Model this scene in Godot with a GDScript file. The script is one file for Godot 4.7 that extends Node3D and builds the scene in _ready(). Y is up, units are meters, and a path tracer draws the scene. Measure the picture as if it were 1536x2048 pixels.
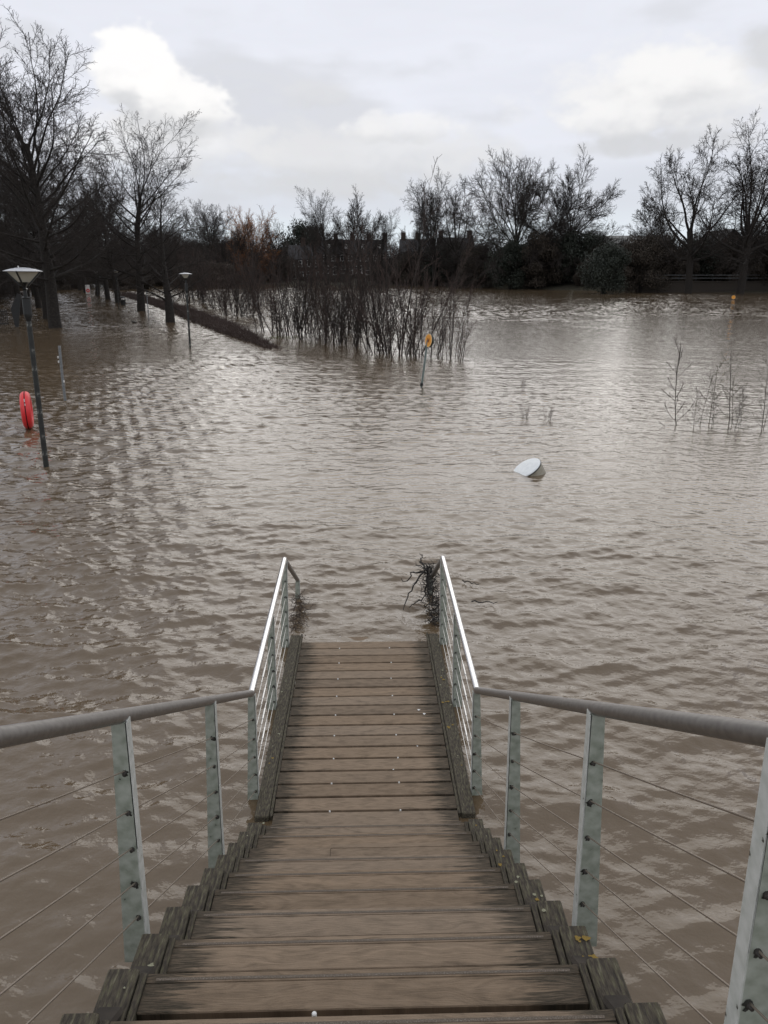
extends Node3D
# Flooded riverside seen from the top of a timber stair. y up, metres, water surface at y = 0.

var M := {}
var taken := {}
var rng := RandomNumberGenerator.new()

# ---------------------------------------------------------------- mesh builder
class MB:
	var v := PackedVector3Array()
	var n := PackedVector3Array()
	var uv := PackedVector2Array()
	var ix := PackedInt32Array()

	func tri(a: Vector3, b: Vector3, c: Vector3, nr: Vector3, ua := Vector2.ZERO, ub := Vector2.ZERO, uc := Vector2.ZERO) -> void:
		var k := v.size()
		v.append(a); v.append(b); v.append(c)
		n.append(nr); n.append(nr); n.append(nr)
		uv.append(ua); uv.append(ub); uv.append(uc)
		if (b - a).cross(c - a).dot(nr) > 0.0:
			ix.append(k); ix.append(k + 2); ix.append(k + 1)
		else:
			ix.append(k); ix.append(k + 1); ix.append(k + 2)

	func quad(a: Vector3, b: Vector3, c: Vector3, d: Vector3, nr: Vector3, u0 := Vector2.ZERO, u1 := Vector2(1, 0), u2 := Vector2(1, 1), u3 := Vector2(0, 1)) -> void:
		tri(a, b, c, nr, u0, u1, u2)
		tri(a, c, d, nr, u0, u2, u3)

	# chamfered box: c centre, s size, b orientation
	func box(c: Vector3, s: Vector3, ch := 0.0, b := Basis()) -> void:
		var h := s * 0.5
		for ax in 3:
			for sg in [-1.0, 1.0]:
				var nr := Vector3.ZERO
				nr[ax] = sg
				var a1 := (ax + 1) % 3
				var a2 := (ax + 2) % 3
				var q: Array[Vector3] = []
				for e in [Vector2(-1, -1), Vector2(1, -1), Vector2(1, 1), Vector2(-1, 1)]:
					var p := Vector3.ZERO
					p[ax] = sg * h[ax]
					p[a1] = e.x * (h[a1] - ch)
					p[a2] = e.y * (h[a2] - ch)
					q.append(c + b * p)
				quad(q[0], q[1], q[2], q[3], b * nr)
		if ch <= 0.0:
			return
		for ax in 3:      # edges along ax
			var a1 := (ax + 1) % 3
			var a2 := (ax + 2) % 3
			for s1 in [-1.0, 1.0]:
				for s2 in [-1.0, 1.0]:
					var q: Array[Vector3] = []
					for e in [Vector2(-1, 0), Vector2(1, 0), Vector2(1, 1), Vector2(-1, 1)]:
						var p := Vector3.ZERO
						p[ax] = e.x * (h[ax] - ch)
						p[a1] = s1 * (h[a1] - (ch if e.y > 0.5 else 0.0))
						p[a2] = s2 * (h[a2] - (0.0 if e.y > 0.5 else ch))
						q.append(c + b * p)
					var nr := Vector3.ZERO
					nr[a1] = s1
					nr[a2] = s2
					quad(q[0], q[1], q[2], q[3], b * nr.normalized())

	# straight bar of rectangular section between two points
	func bar(a: Vector3, b: Vector3, w: float, t: float, up := Vector3.UP) -> void:
		var d := (b - a)
		var L := d.length()
		d = d / L
		if absf(d.dot(up)) > 0.99:
			up = Vector3.RIGHT
		var x := d.cross(up).normalized()
		var y := x.cross(d)
		box((a + b) * 0.5, Vector3(w, t, L), minf(w, t) * 0.12, Basis(x, y, -d))

	func tube(p: PackedVector3Array, r: PackedFloat32Array, sides: int, caps := false) -> void:
		var m := p.size()
		var k0 := v.size()
		var ref := Vector3(0.31, 0.17, 0.93).normalized()
		for i in m:
			var d: Vector3
			if i == 0:
				d = p[1] - p[0]
			elif i == m - 1:
				d = p[i] - p[i - 1]
			else:
				d = p[i + 1] - p[i - 1]
			d = d.normalized()
			if absf(d.dot(ref)) > 0.95:
				ref = Vector3(0.9, 0.3, -0.3).normalized()
			var u := (ref - d * ref.dot(d)).normalized()
			var w := d.cross(u)
			ref = u
			for s in sides:
				var t := TAU * s / sides
				var o := u * cos(t) + w * sin(t)
				v.append(p[i] + o * r[i])
				n.append(o)
				uv.append(Vector2(float(s) / sides, i))
		for i in m - 1:
			for s in sides:
				var a := k0 + i * sides + s
				var b := k0 + i * sides + (s + 1) % sides
				ix.append(a); ix.append(a + sides); ix.append(b)
				ix.append(b); ix.append(a + sides); ix.append(b + sides)
		if caps:
			for e in [0, m - 1]:
				var nr: Vector3 = (p[0] - p[1]).normalized() if e == 0 else (p[m - 1] - p[m - 2]).normalized()
				for s in range(1, sides - 1):
					tri(v[k0 + e * sides], v[k0 + e * sides + s], v[k0 + e * sides + s + 1], nr)

	# profile of (radius, height) turned about y
	func lathe(c: Vector3, prof: Array, segs: int, b := Basis(), flat := false) -> void:
		for i in prof.size() - 1:
			var p0: Vector2 = prof[i]
			var p1: Vector2 = prof[i + 1]
			var e := p1 - p0
			var nn := Vector2(e.y, -e.x).normalized()
			for s in segs:
				var t0 := TAU * s / segs
				var t1 := TAU * (s + 1) / segs
				var k := v.size()
				var tm := (t0 + t1) * 0.5
				for q in [[p0, t0], [p0, t1], [p1, t1], [p1, t0]]:
					var pp: Vector2 = q[0]
					var t: float = q[1]
					v.append(c + b * Vector3(cos(t) * pp.x, pp.y, sin(t) * pp.x))
					var tn := tm if flat else t
					n.append(b * Vector3(cos(tn) * nn.x, nn.y, sin(tn) * nn.x))
					uv.append(Vector2(t / TAU, float(i)))
				for f in [[0, 1, 2], [0, 2, 3]]:
					var a: int = k + f[0]
					var bb: int = k + f[1]
					var cc: int = k + f[2]
					if (v[bb] - v[a]).cross(v[cc] - v[a]).dot(n[a] + n[bb] + n[cc]) > 0.0:
						ix.append(a); ix.append(cc); ix.append(bb)
					else:
						ix.append(a); ix.append(bb); ix.append(cc)

	func mesh(m: Material) -> ArrayMesh:
		var a := []
		a.resize(Mesh.ARRAY_MAX)
		a[Mesh.ARRAY_VERTEX] = v
		a[Mesh.ARRAY_NORMAL] = n
		a[Mesh.ARRAY_TEX_UV] = uv
		a[Mesh.ARRAY_INDEX] = ix
		var am := ArrayMesh.new()
		am.add_surface_from_arrays(Mesh.PRIMITIVE_TRIANGLES, a)
		am.surface_set_material(0, m)
		return am

# ---------------------------------------------------------------- node helpers
func numbered(called: String) -> String:
	if not taken.has(called):
		taken[called] = 0
		return called
	taken[called] += 1
	return "%s_%03d" % [called, taken[called]]

func tag(o: Node, label: String, category: String, group := "", kind := "") -> void:
	if label: o.set_meta("label", label)
	if category: o.set_meta("category", category)
	if group: o.set_meta("group", group)
	if kind: o.set_meta("kind", kind)

func thing(called: String, at: Vector3, label: String, category: String, group := "") -> Node3D:
	var o := Node3D.new()
	o.name = numbered(called)
	add_child(o)
	o.position = at
	tag(o, label, category, group)
	return o

func part(parent: Node, called: String, mesh: Mesh, at := Vector3.ZERO) -> MeshInstance3D:
	var o := MeshInstance3D.new()
	o.name = called
	o.mesh = mesh
	o.position = at
	parent.add_child(o, true)
	return o

func solo(called: String, mesh: Mesh, at: Vector3, label: String, category: String, group := "", kind := "") -> MeshInstance3D:
	var o := MeshInstance3D.new()
	o.name = numbered(called)
	o.mesh = mesh
	add_child(o)
	o.position = at
	tag(o, label, category, group, kind)
	return o

func copy(src: Node3D, called: String, at: Vector3, label: String, turn := 0.0, s := Vector3.ONE) -> Node3D:
	var c: Node3D = src.duplicate()
	c.name = numbered(called)
	add_child(c)
	c.position = at
	c.rotation.y = turn
	c.scale = s
	c.set_meta("label", label)
	return c

# ---------------------------------------------------------------- textures and materials
func lin(r: float, g: float, b: float) -> Color:
	return Color(r, g, b).linear_to_srgb()

func noise_img(w: int, h: int, freq: float, seed_: int, oct := 4, kind := FastNoiseLite.TYPE_SIMPLEX_SMOOTH) -> Image:
	var f := FastNoiseLite.new()
	f.noise_type = kind
	f.seed = seed_
	f.frequency = freq
	f.fractal_octaves = oct
	return f.get_seamless_image(w, h)

# ramp: array of [position, linear colour]
func ramp_tex(img: Image, ramp: Array) -> ImageTexture:
	var d := img.get_data()
	var lut := PackedByteArray()
	for i in 256:
		var t := i / 255.0
		var c: Color = ramp[0][1]
		for k in ramp.size() - 1:
			if t >= ramp[k][0]:
				var f: float = clampf((t - ramp[k][0]) / maxf(ramp[k + 1][0] - ramp[k][0], 1e-5), 0, 1)
				c = ramp[k][1].lerp(ramp[k + 1][1], f)
		c = c.linear_to_srgb()
		lut.append(int(clampf(c.r, 0, 1) * 255)); lut.append(int(clampf(c.g, 0, 1) * 255)); lut.append(int(clampf(c.b, 0, 1) * 255))
	var o := PackedByteArray()
	o.resize(d.size() * 3)
	for i in d.size():
		var k := d[i] * 3
		o[i * 3] = lut[k]; o[i * 3 + 1] = lut[k + 1]; o[i * 3 + 2] = lut[k + 2]
	return ImageTexture.create_from_image(Image.create_from_data(img.get_width(), img.get_height(), false, Image.FORMAT_RGB8, o))

func mat(col: Color, rough := 0.8, metal := 0.0) -> StandardMaterial3D:
	var m := StandardMaterial3D.new()
	m.albedo_color = col
	m.roughness = rough
	m.metallic = metal
	return m

func tri_mat(tex: Texture2D, scale: float, rough := 0.85, world := false) -> StandardMaterial3D:
	var m := StandardMaterial3D.new()
	m.albedo_texture = tex
	m.roughness = rough
	m.uv1_triplanar = true
	m.uv1_world_triplanar = world
	m.uv1_scale = Vector3.ONE * scale
	return m

# atlas of weathered decking: ROWS boards, grain along u, algae at both ends
const ROWS := 8
func deck_textures() -> Array:
	var W := 1024
	var RH := 112
	var H := RH * ROWS
	var col := PackedByteArray()
	col.resize(W * H * 3)
	var hgt := PackedByteArray()
	hgt.resize(W * H)
	var g := FastNoiseLite.new(); g.seed = 5; g.frequency = 1.0; g.fractal_octaves = 3
	var s := FastNoiseLite.new(); s.seed = 9; s.frequency = 1.0; s.fractal_octaves = 3
	var r := RandomNumberGenerator.new(); r.seed = 77
	for b in ROWS:
		var tone := 0.86 + 0.3 * r.randf()
		var warm := r.randf()
		var base := Vector3(0.226, 0.163, 0.107).lerp(Vector3(0.208, 0.163, 0.120), warm) * tone
		var wav := r.randf_range(0.3, 1.6)
		for y in RH:
			var yy := float(y) / RH
			for x in W:
				var xx := float(x) / W
				var bend := g.get_noise_2d(xx * 2.6 + b * 31.0, yy * 0.9 + b * 17.0) * wav
				var fine := g.get_noise_2d(xx * 15.0 + b * 51.0, yy * 40.0 + bend * 5.0)
				var ring := g.get_noise_2d(xx * 1.5 + b * 13.0, yy * 7.0 + bend * 3.0)
				var patch := s.get_noise_2d(xx * 9.0 + b * 7.0, yy * 2.6 + b * 3.0)
				var speck := s.get_noise_2d(xx * 170.0, yy * 60.0 + b * 40.0)
				var k := 1.0 + 0.24 * fine + 0.24 * ring + 0.30 * patch + 0.14 * speck
				var c := base * clampf(k, 0.3, 1.9)
				c = c.lerp(Vector3(0.200, 0.152, 0.108), clampf(patch * 0.8, 0.0, 0.35))
				# algae: ragged streaks reaching in from the board ends
				var e := minf(xx, 1.0 - xx)
				var reach := 0.10 + 0.10 * s.get_noise_2d(b * 9.0 + (0.0 if xx < 0.5 else 50.0), yy * 7.0 + b * 5.0) + 0.06 * s.get_noise_2d(xx * 8.0 + b, yy * 30.0)
				var al := clampf((reach - e) / 0.05 + 0.5, 0.0, 1.0) * clampf(0.78 + 0.6 * fine, 0.0, 1.0)
				c = c.lerp(Vector3(0.022, 0.021, 0.015), al * 0.9)
				var o := ((b * RH + y) * W + x)
				col[o * 3] = int(255.0 * pow(clampf(c.x, 0, 1), 0.4545))
				col[o * 3 + 1] = int(255.0 * pow(clampf(c.y, 0, 1), 0.4545))
				col[o * 3 + 2] = int(255.0 * pow(clampf(c.z, 0, 1), 0.4545))
				hgt[o] = int(clampf(128.0 + 75.0 * fine + 50.0 * ring + 20.0 * speck, 0, 255))
	return [ImageTexture.create_from_image(Image.create_from_data(W, H, false, Image.FORMAT_RGB8, col)),
		ImageTexture.create_from_image(Image.create_from_data(W, H, false, Image.FORMAT_L8, hgt))]

func make_materials() -> void:
	var dk := deck_textures()
	var m := StandardMaterial3D.new()
	m.albedo_texture = dk[0]
	m.roughness = 0.85
	m.metallic_specular = 0.3
	m.heightmap_enabled = true
	m.heightmap_texture = dk[1]
	m.heightmap_scale = 0.25
	M.deck = m
	var L := func(a, b, c): return Color(a, b, c)
	# kerbs: dark damp timber with moss and pale lichen flecks
	M.kerb = tri_mat(ramp_tex(noise_img(512, 512, 0.022, 3, 6), [[0.0, L.call(.022, .019, .014)], [.38, L.call(.055, .045, .032)], [.55, L.call(.080, .066, .046)], [.68, L.call(.082, .075, .043)], [.86, L.call(.14, .125, .085)], [1.0, L.call(.17, .16, .11)]]), 2.4, 0.92)
	M.kerb.uv1_scale = Vector3(7.0, 7.0, 1.3)
	M.kerb.heightmap_enabled = true
	M.kerb.heightmap_texture = ImageTexture.create_from_image(noise_img(512, 512, 0.03, 4, 5))
	M.kerb.heightmap_scale = 0.5
	M.under = tri_mat(ramp_tex(noise_img(256, 256, 0.03, 8, 4), [[0.0, L.call(.018, .014, .010)], [1.0, L.call(.06, .048, .036)]]), 1.5, 0.95)
	M.grit = tri_mat(ramp_tex(noise_img(256, 256, 0.28, 12, 2), [[0.0, L.call(.08, .064, .05)], [.60, L.call(.14, .112, .086)], [.78, L.call(.20, .175, .145)], [1.0, L.call(.40, .37, .33)]]), 3.0, 0.95)
	M.lichen = tri_mat(ramp_tex(noise_img(256, 256, 0.06, 14, 4), [[0.0, L.call(.13, .085, .02)], [1.0, L.call(.34, .23, .05)]]), 12.0, 0.95)
	M.lichen_pale = tri_mat(ramp_tex(noise_img(256, 256, 0.06, 15, 4), [[0.0, L.call(.16, .16, .10)], [1.0, L.call(.40, .39, .28)]]), 12.0, 0.95)
	M.steel = mat(lin(.78, .77, .76), 0.34, 1.0)
	M.steel.roughness_texture = ramp_tex(noise_img(256, 256, 0.05, 21, 4), [[0.0, L.call(.35, .35, .35)], [1.0, L.call(1, 1, 1)]])
	M.steel.roughness = 0.28
	M.steel_dark_reflect = tri_mat(ramp_tex(noise_img(256, 256, 0.05, 22, 5), [[0.0, L.call(.24, .23, .222)], [1.0, L.call(.41, .395, .385)]]), 3.0, 0.42)  # same steel darkened: reflection of brown water on sloping runs put into colour
	M.steel_dark_reflect.metallic = 0.9
	M.steel.uv1_triplanar = true
	M.steel.uv1_scale = Vector3.ONE * 3.0
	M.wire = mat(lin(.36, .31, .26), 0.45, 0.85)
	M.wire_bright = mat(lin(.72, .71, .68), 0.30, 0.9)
	M.paint = tri_mat(ramp_tex(noise_img(512, 512, 0.012, 31, 6), [[0.0, L.call(.035, .035, .03)], [.10, L.call(.05, .05, .042)], [.115, L.call(.22, .245, .20)], [.36, L.call(.275, .30, .25)], [.6, L.call(.325, .35, .30)], [1.0, L.call(.40, .42, .37)]]), 2.6, 0.5)
	M.paint_lit = tri_mat(ramp_tex(noise_img(512, 512, 0.014, 32, 6), [[0.0, L.call(.04, .04, .035)], [.09, L.call(.06, .06, .05)], [.10, L.call(.46, .48, .44)], [1.0, L.call(.66, .67, .64)]]), 2.6, 0.35)  # post paint made paler: brightness of the light-catching inner edge put into its colour
	M.grime = mat(lin(.030, .030, .024), 0.95)
	M.ferrule = mat(lin(.05, .045, .04), 0.6, 0.4)
	M.white = mat(lin(.72, .72, .70), 0.5)
	M.bark = tri_mat(ramp_tex(noise_img(256, 256, 0.03, 41, 5), [[0.0, L.call(.010, .008, .007)], [.5, L.call(.022, .018, .015)], [1.0, L.call(.045, .039, .032)]]), 0.9, 0.95)
	M.bark_green = tri_mat(ramp_tex(noise_img(256, 256, 0.03, 42, 5), [[0.0, L.call(.012, .012, .008)], [.5, L.call(.026, .026, .018)], [1.0, L.call(.048, .050, .034)]]), 0.9, 0.95)
	M.twig = mat(lin(.030, .023, .019), 0.9)
	M.twig_grey = mat(lin(.055, .047, .040), 0.9)
	M.twig_red = mat(lin(.055, .034, .027), 0.85)
	M.twig_orange = mat(lin(.30, .13, .05), 0.85)
	M.holly = tri_mat(ramp_tex(noise_img(128, 128, 0.05, 44, 3), [[0.0, L.call(.012, .015, .010)], [1.0, L.call(.030, .038, .024)]]), 0.7, 0.7)
	M.brownleaf = tri_mat(ramp_tex(noise_img(128, 128, 0.05, 45, 3), [[0.0, L.call(.026, .020, .015)], [1.0, L.call(.070, .055, .040)]]), 0.7, 0.9)
	M.earth = tri_mat(ramp_tex(noise_img(512, 512, 0.02, 46, 6), [[0.0, L.call(.02, .016, .011)], [.5, L.call(.042, .036, .022)], [1.0, L.call(.07, .068, .035)]]), 0.08, 1.0, true)
	M.brush = mat(lin(.052, .036, .026), 0.95)
	M.grass = mat(lin(.085, .085, .035), 0.9)
	M.black_paint = tri_mat(ramp_tex(noise_img(256, 256, 0.02, 51, 5), [[0.0, L.call(.012, .013, .012)], [.70, L.call(.028, .030, .028)], [.80, L.call(.06, .062, .058)], [.84, L.call(.22, .22, .20)], [1.0, L.call(.34, .34, .31)]]), 1.3, 0.45)
	M.black_metal = mat(lin(.016, .017, .017), 0.4)
	M.iron = mat(lin(.014, .014, .014), 0.55)
	M.opal = mat(lin(.52, .50, .42), 0.35)
	M.opal.backlight_enabled = true
	M.opal.backlight = lin(.25, .24, .2)
	M.cap = mat(lin(.42, .43, .45), 0.35)
	M.red = mat(lin(.72, .035, .04), 0.38)
	M.red_dark = mat(lin(.10, .008, .01), 0.7)
	M.galv = tri_mat(ramp_tex(noise_img(128, 128, 0.06, 61, 4), [[0.0, L.call(.12, .13, .135)], [1.0, L.call(.24, .25, .255)]]), 2.0, 0.5)
	M.sign_pole = mat(lin(.16, .20, .19), 0.5)
	M.yellow = mat(lin(.80, .34, .035), 0.5)
	M.yellow_rim = mat(lin(.85, .52, .22), 0.5)
	M.sign_text = mat(lin(.24, .055, .006), 0.6)
	M.sign_back = mat(lin(.018, .028, .024), 0.5)
	M.drum_top = tri_mat(ramp_tex(noise_img(128, 128, 0.04, 62, 4), [[0.0, L.call(.66, .69, .69)], [1.0, L.call(.84, .86, .85)]]), 2.0, 0.45)
	M.drum_side = tri_mat(ramp_tex(noise_img(128, 128, 0.04, 63, 4), [[0.0, L.call(.20, .18, .13)], [1.0, L.call(.40, .37, .30)]]), 2.0, 0.6)
	M.brick = tri_mat(ramp_tex(noise_img(256, 256, 0.08, 71, 4), [[0.0, L.call(.040, .026, .021)], [1.0, L.call(.080, .052, .041)]]), 0.5, 0.95)
	M.slate = tri_mat(ramp_tex(noise_img(256, 256, 0.06, 72, 4), [[0.0, L.call(.020, .020, .022)], [1.0, L.call(.045, .044, .046)]]), 0.4, 0.8)
	M.pale_roof = tri_mat(ramp_tex(noise_img(256, 256, 0.04, 73, 4), [[0.0, L.call(.16, .16, .15)], [1.0, L.call(.30, .30, .28)]]), 0.3, 0.8)
	M.frame_white = mat(lin(.72, .71, .68), 0.6)
	M.glass = mat(lin(.015, .017, .02), 0.06)
	M.stone = tri_mat(ramp_tex(noise_img(256, 256, 0.06, 74, 4), [[0.0, L.call(.03, .026, .022)], [1.0, L.call(.085, .07, .058)]]), 0.6, 0.95)
	M.drift = mat(lin(.020, .017, .014), 0.7)
	M.duck = mat(lin(.02, .018, .015), 0.7)
	# muddy flood water: opaque silt under a smooth reflecting surface
	var w := StandardMaterial3D.new()
	w.albedo_color = lin(.122, .086, .050)
	w.roughness = 0.035
	w.metallic_specular = 0.5
	var hi := noise_img(1024, 1024, 0.012, 81, 5)
	hi.bump_map_to_normal_map(9.0)
	w.normal_enabled = true
	w.normal_texture = ImageTexture.create_from_image(hi)
	w.normal_scale = 0.42
	M.water = w

# ---------------------------------------------------------------- sky
var sky_a := FastNoiseLite.new()
var sky_b := FastNoiseLite.new()

func cumulus(az: float, el: float, ca: float, ce: float, ra: float, re: float, wob: float) -> float:
	var dx := (az - ca) / ra
	var dy := (el - ce) / re
	return 1.0 - sqrt(dx * dx + dy * dy) + wob

func sky_color(az: float, el: float) -> Color:
	var e := maxf(el, 0.0)
	# world position on the sky for the noise (seam free in azimuth)
	var ce := cos(deg_to_rad(az))
	var se := sin(deg_to_rad(az))
	var P := Vector3(300.0 + ce * 40.0, 100.0 + e * 1.25, 300.0 + se * 40.0)
	var f1 := sky_a.get_noise_3dv(P)
	var f2 := sky_b.get_noise_3dv(P * 3.4)
	var f3 := sky_a.get_noise_3dv(P * Vector3(0.30, 0.85, 0.30) + Vector3(50, 0, 0))
	var f4 := sky_b.get_noise_3dv(P * 9.0)
	var wob := f1 * 0.45 + f2 * 0.36 + f4 * 0.16
	# high thin veil, lavender grey
	var c := Vector3(0.905, 0.915, 0.950)
	c = c.lerp(Vector3(0.850, 0.866, 0.898), smoothstep(9.0, 4.5, e))
	c = c.lerp(Vector3(0.880, 0.915, 0.940), smoothstep(4.6, 2.4, e + f3 * 1.6))
	c *= 1.0 + 0.05 * f3
	# grey stratus sheets
	var st := smoothstep(-0.10, 0.40, f3 + 0.35 * f1) * smoothstep(2.5, 5.0, e) * smoothstep(30.0, 9.0, e)
	c = c.lerp(Vector3(0.815, 0.822, 0.842), st * 0.7)
	# individual clouds: [azimuth, elevation, half width, half height, brightness]
	for k in clouds if absf(az) < 45.0 and el < 22.0 else []:
		var d := cumulus(az, el, k[0], k[1], k[2], k[3], wob * k[5])
		if d > -0.2:
			var mask := smoothstep(0.0, k[6], d)
			var h := clampf((el - k[1]) / k[3] * 0.55 + 0.55 + f2 * 0.25 + f1 * 0.2, 0.0, 1.0)
			var cc := Vector3(0.815, 0.820, 0.832).lerp(Vector3(0.995, 0.99, 0.985), smoothstep(0.0, 0.7, h) * k[4])
			c = c.lerp(cc, mask * k[7])
	# cover away from the named clouds: broken cumulus of the same kind
	var far := smoothstep(30.0, 42.0, absf(az)) + smoothstep(19.0, 27.0, e)
	if far > 0.0:
		var q := smoothstep(0.05, 0.4, f1 * 0.8 + f3 * 0.7 + 0.1) * minf(far, 1.0)
		c = c.lerp(Vector3(0.86, 0.865, 0.875).lerp(Vector3(0.97, 0.97, 0.97), clampf(0.5 + f2, 0, 1)), q * 0.7)
	if el < 0.0:
		c = c.lerp(Vector3(0.45, 0.42, 0.40), smoothstep(0.0, -4.0, el))
	return Color(clampf(c.x, 0, 1), clampf(c.y, 0, 1), clampf(c.z, 0, 1))

# az, el, ra, re, brightness, wobble, edge softness, opacity
var clouds := [
	[-13.0, 8.0, 7.5, 2.6, 0.72, 0.7, 0.55, 0.7],
	[-2.7, 11.2, 3.2, 1.1, 0.35, 0.8, 0.6, 0.5],
	[1.0, 7.4, 11.5, 2.5, 0.42, 0.8, 0.6, 0.75],
	[2.6, 9.2, 4.6, 1.25, 0.85, 0.8, 0.45, 0.6],
	[-3.0, 5.6, 11.0, 1.3, 0.10, 0.7, 0.7, 0.65],
	[19.5, 10.4, 9.2, 3.4, 0.72, 0.8, 0.6, 0.85],
	[20.0, 11.4, 5.6, 2.0, 0.82, 0.8, 0.55, 0.8],
	[16.6, 9.2, 4.5, 1.7, 0.80, 0.8, 0.5, 0.75],
	[19.0, 7.8, 7.5, 0.9, 0.02, 0.7, 0.6, 0.75],
	[26.0, 12.6, 3.0, 2.2, 0.0, 0.7, 0.6, 0.75],
	[-12.9, 9.8, 4.4, 2.6, 0.86, 0.7, 0.45, 0.9],
	[-14.4, 11.6, 3.0, 3.0, 0.97, 0.7, 0.26, 0.95],
	[-11.9, 10.4, 2.9, 2.1, 0.95, 0.7, 0.26, 0.9],
	[-11.0, 8.9, 2.8, 0.8, 0.0, 0.6, 0.8, 0.5],
]

func make_sky() -> Sky:
	sky_a.seed = 4; sky_a.frequency = 0.16; sky_a.fractal_octaves = 5
	sky_b.seed = 11; sky_b.frequency = 0.16; sky_b.fractal_octaves = 4
	var W := 4096
	var H := 2048
	var small := Image.create(1024, 512, false, Image.FORMAT_RGB8)
	for y in 512:
		var el := 90.0 - (y + 0.5) * 180.0 / 512
		if el < -6.0:
			small.fill_rect(Rect2i(0, y, 1024, 512 - y), sky_color(0, -10))
			break
		for x in 1024:
			small.set_pixel(x, y, sky_color((x + 0.5) * 360.0 / 1024 - 180.0, el))
	small.resize(W, H, Image.INTERPOLATE_CUBIC)
	var y0 := int((90.0 - 20.0) / 180.0 * H)
	var y1 := int(91.0 / 180.0 * H)
	var x0 := int((180.0 - 32.0) / 360.0 * W)
	var x1 := int((180.0 + 34.0) / 360.0 * W)
	for y in range(y0, y1):
		var el := 90.0 - (y + 0.5) * 180.0 / H
		for x in range(x0, x1):
			small.set_pixel(x, y, sky_color((x + 0.5) * 360.0 / W - 180.0, el))
	var pm := PanoramaSkyMaterial.new()
	pm.panorama = ImageTexture.create_from_image(small)
	pm.energy_multiplier = 1.0
	var s := Sky.new()
	s.sky_material = pm
	return s

# ---------------------------------------------------------------- terrain and water
func shore_z(x: float) -> float:      # far bank water line
	var p := [[-400.0, -236.0], [-60.0, -236.0], [-28.0, -234.0], [-7.0, -230.0], [20.0, -205.0], [32.0, -172.0], [48.0, -146.0], [60.0, -139.0], [95.0, -130.0], [400.0, -110.0]]
	for i in p.size() - 1:
		if x <= p[i + 1][0]:
			return lerpf(p[i][1], p[i + 1][1], clampf((x - p[i][0]) / (p[i + 1][0] - p[i][0]), 0, 1))
	return -110.0

func shore_x(z: float) -> float:      # left bank water line
	return -26.0 + (z + 52.0) * 0.42 if z < -52.0 else -26.0 + (z + 52.0) * 0.05

var gn := FastNoiseLite.new()
func ground_h(x: float, z: float) -> float:
	var a := shore_z(x) - z
	var b := shore_x(z) - x
	var n := gn.get_noise_2d(x, z)
	var h := -1.3
	h = maxf(h, clampf(a * 0.12, -1.3, 1.6) + clampf((a - 30.0) * 0.02, 0.0, 4.0))
	if z < 30.0:
		h = maxf(h, clampf(b * 0.10, -1.3, 1.3))
	return h + n * 0.25

func make_ground() -> void:
	gn.seed = 2; gn.frequency = 0.06
	var mb := MB.new()
	var xs := PackedFloat32Array()
	var zs := PackedFloat32Array()
	for i in range(-60, 61):
		xs.append(signf(i) * (absf(i) * 2.2 + pow(absf(i) / 60.0, 3.0) * 620.0))
	for i in 90:
		zs.append(60.0 - i * 3.0 - pow(i / 150.0, 4.0) * 450.0)
	var nx := xs.size()
	for z in zs:
		for x in xs:
			var h := ground_h(x, z)
			mb.v.append(Vector3(x, h, z))
			mb.n.append(Vector3(h - ground_h(x + 1.0, z), 1.0, h - ground_h(x, z + 1.0)).normalized())
			mb.uv.append(Vector2(x, z))
	for j in zs.size() - 1:
		for i in nx - 1:
			var a := j * nx + i
			mb.ix.append_array([a, a + nx, a + 1, a + 1, a + nx, a + nx + 1])
	fix(mb)
	var o := solo("ground", mb.mesh(M.earth), Vector3.ZERO, "dark wet earth of the river banks rising from the flood", "ground", "", "structure")

func fix(mb: MB) -> void:      # sheets: make front faces match an upward normal
	var a := mb.v[mb.ix[0]]
	var b := mb.v[mb.ix[1]]
	var c := mb.v[mb.ix[2]]
	if (b - a).cross(c - a).y > 0.0:
		for i in range(0, mb.ix.size(), 3):
			var t := mb.ix[i + 1]
			mb.ix[i + 1] = mb.ix[i + 2]
			mb.ix[i + 2] = t

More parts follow.
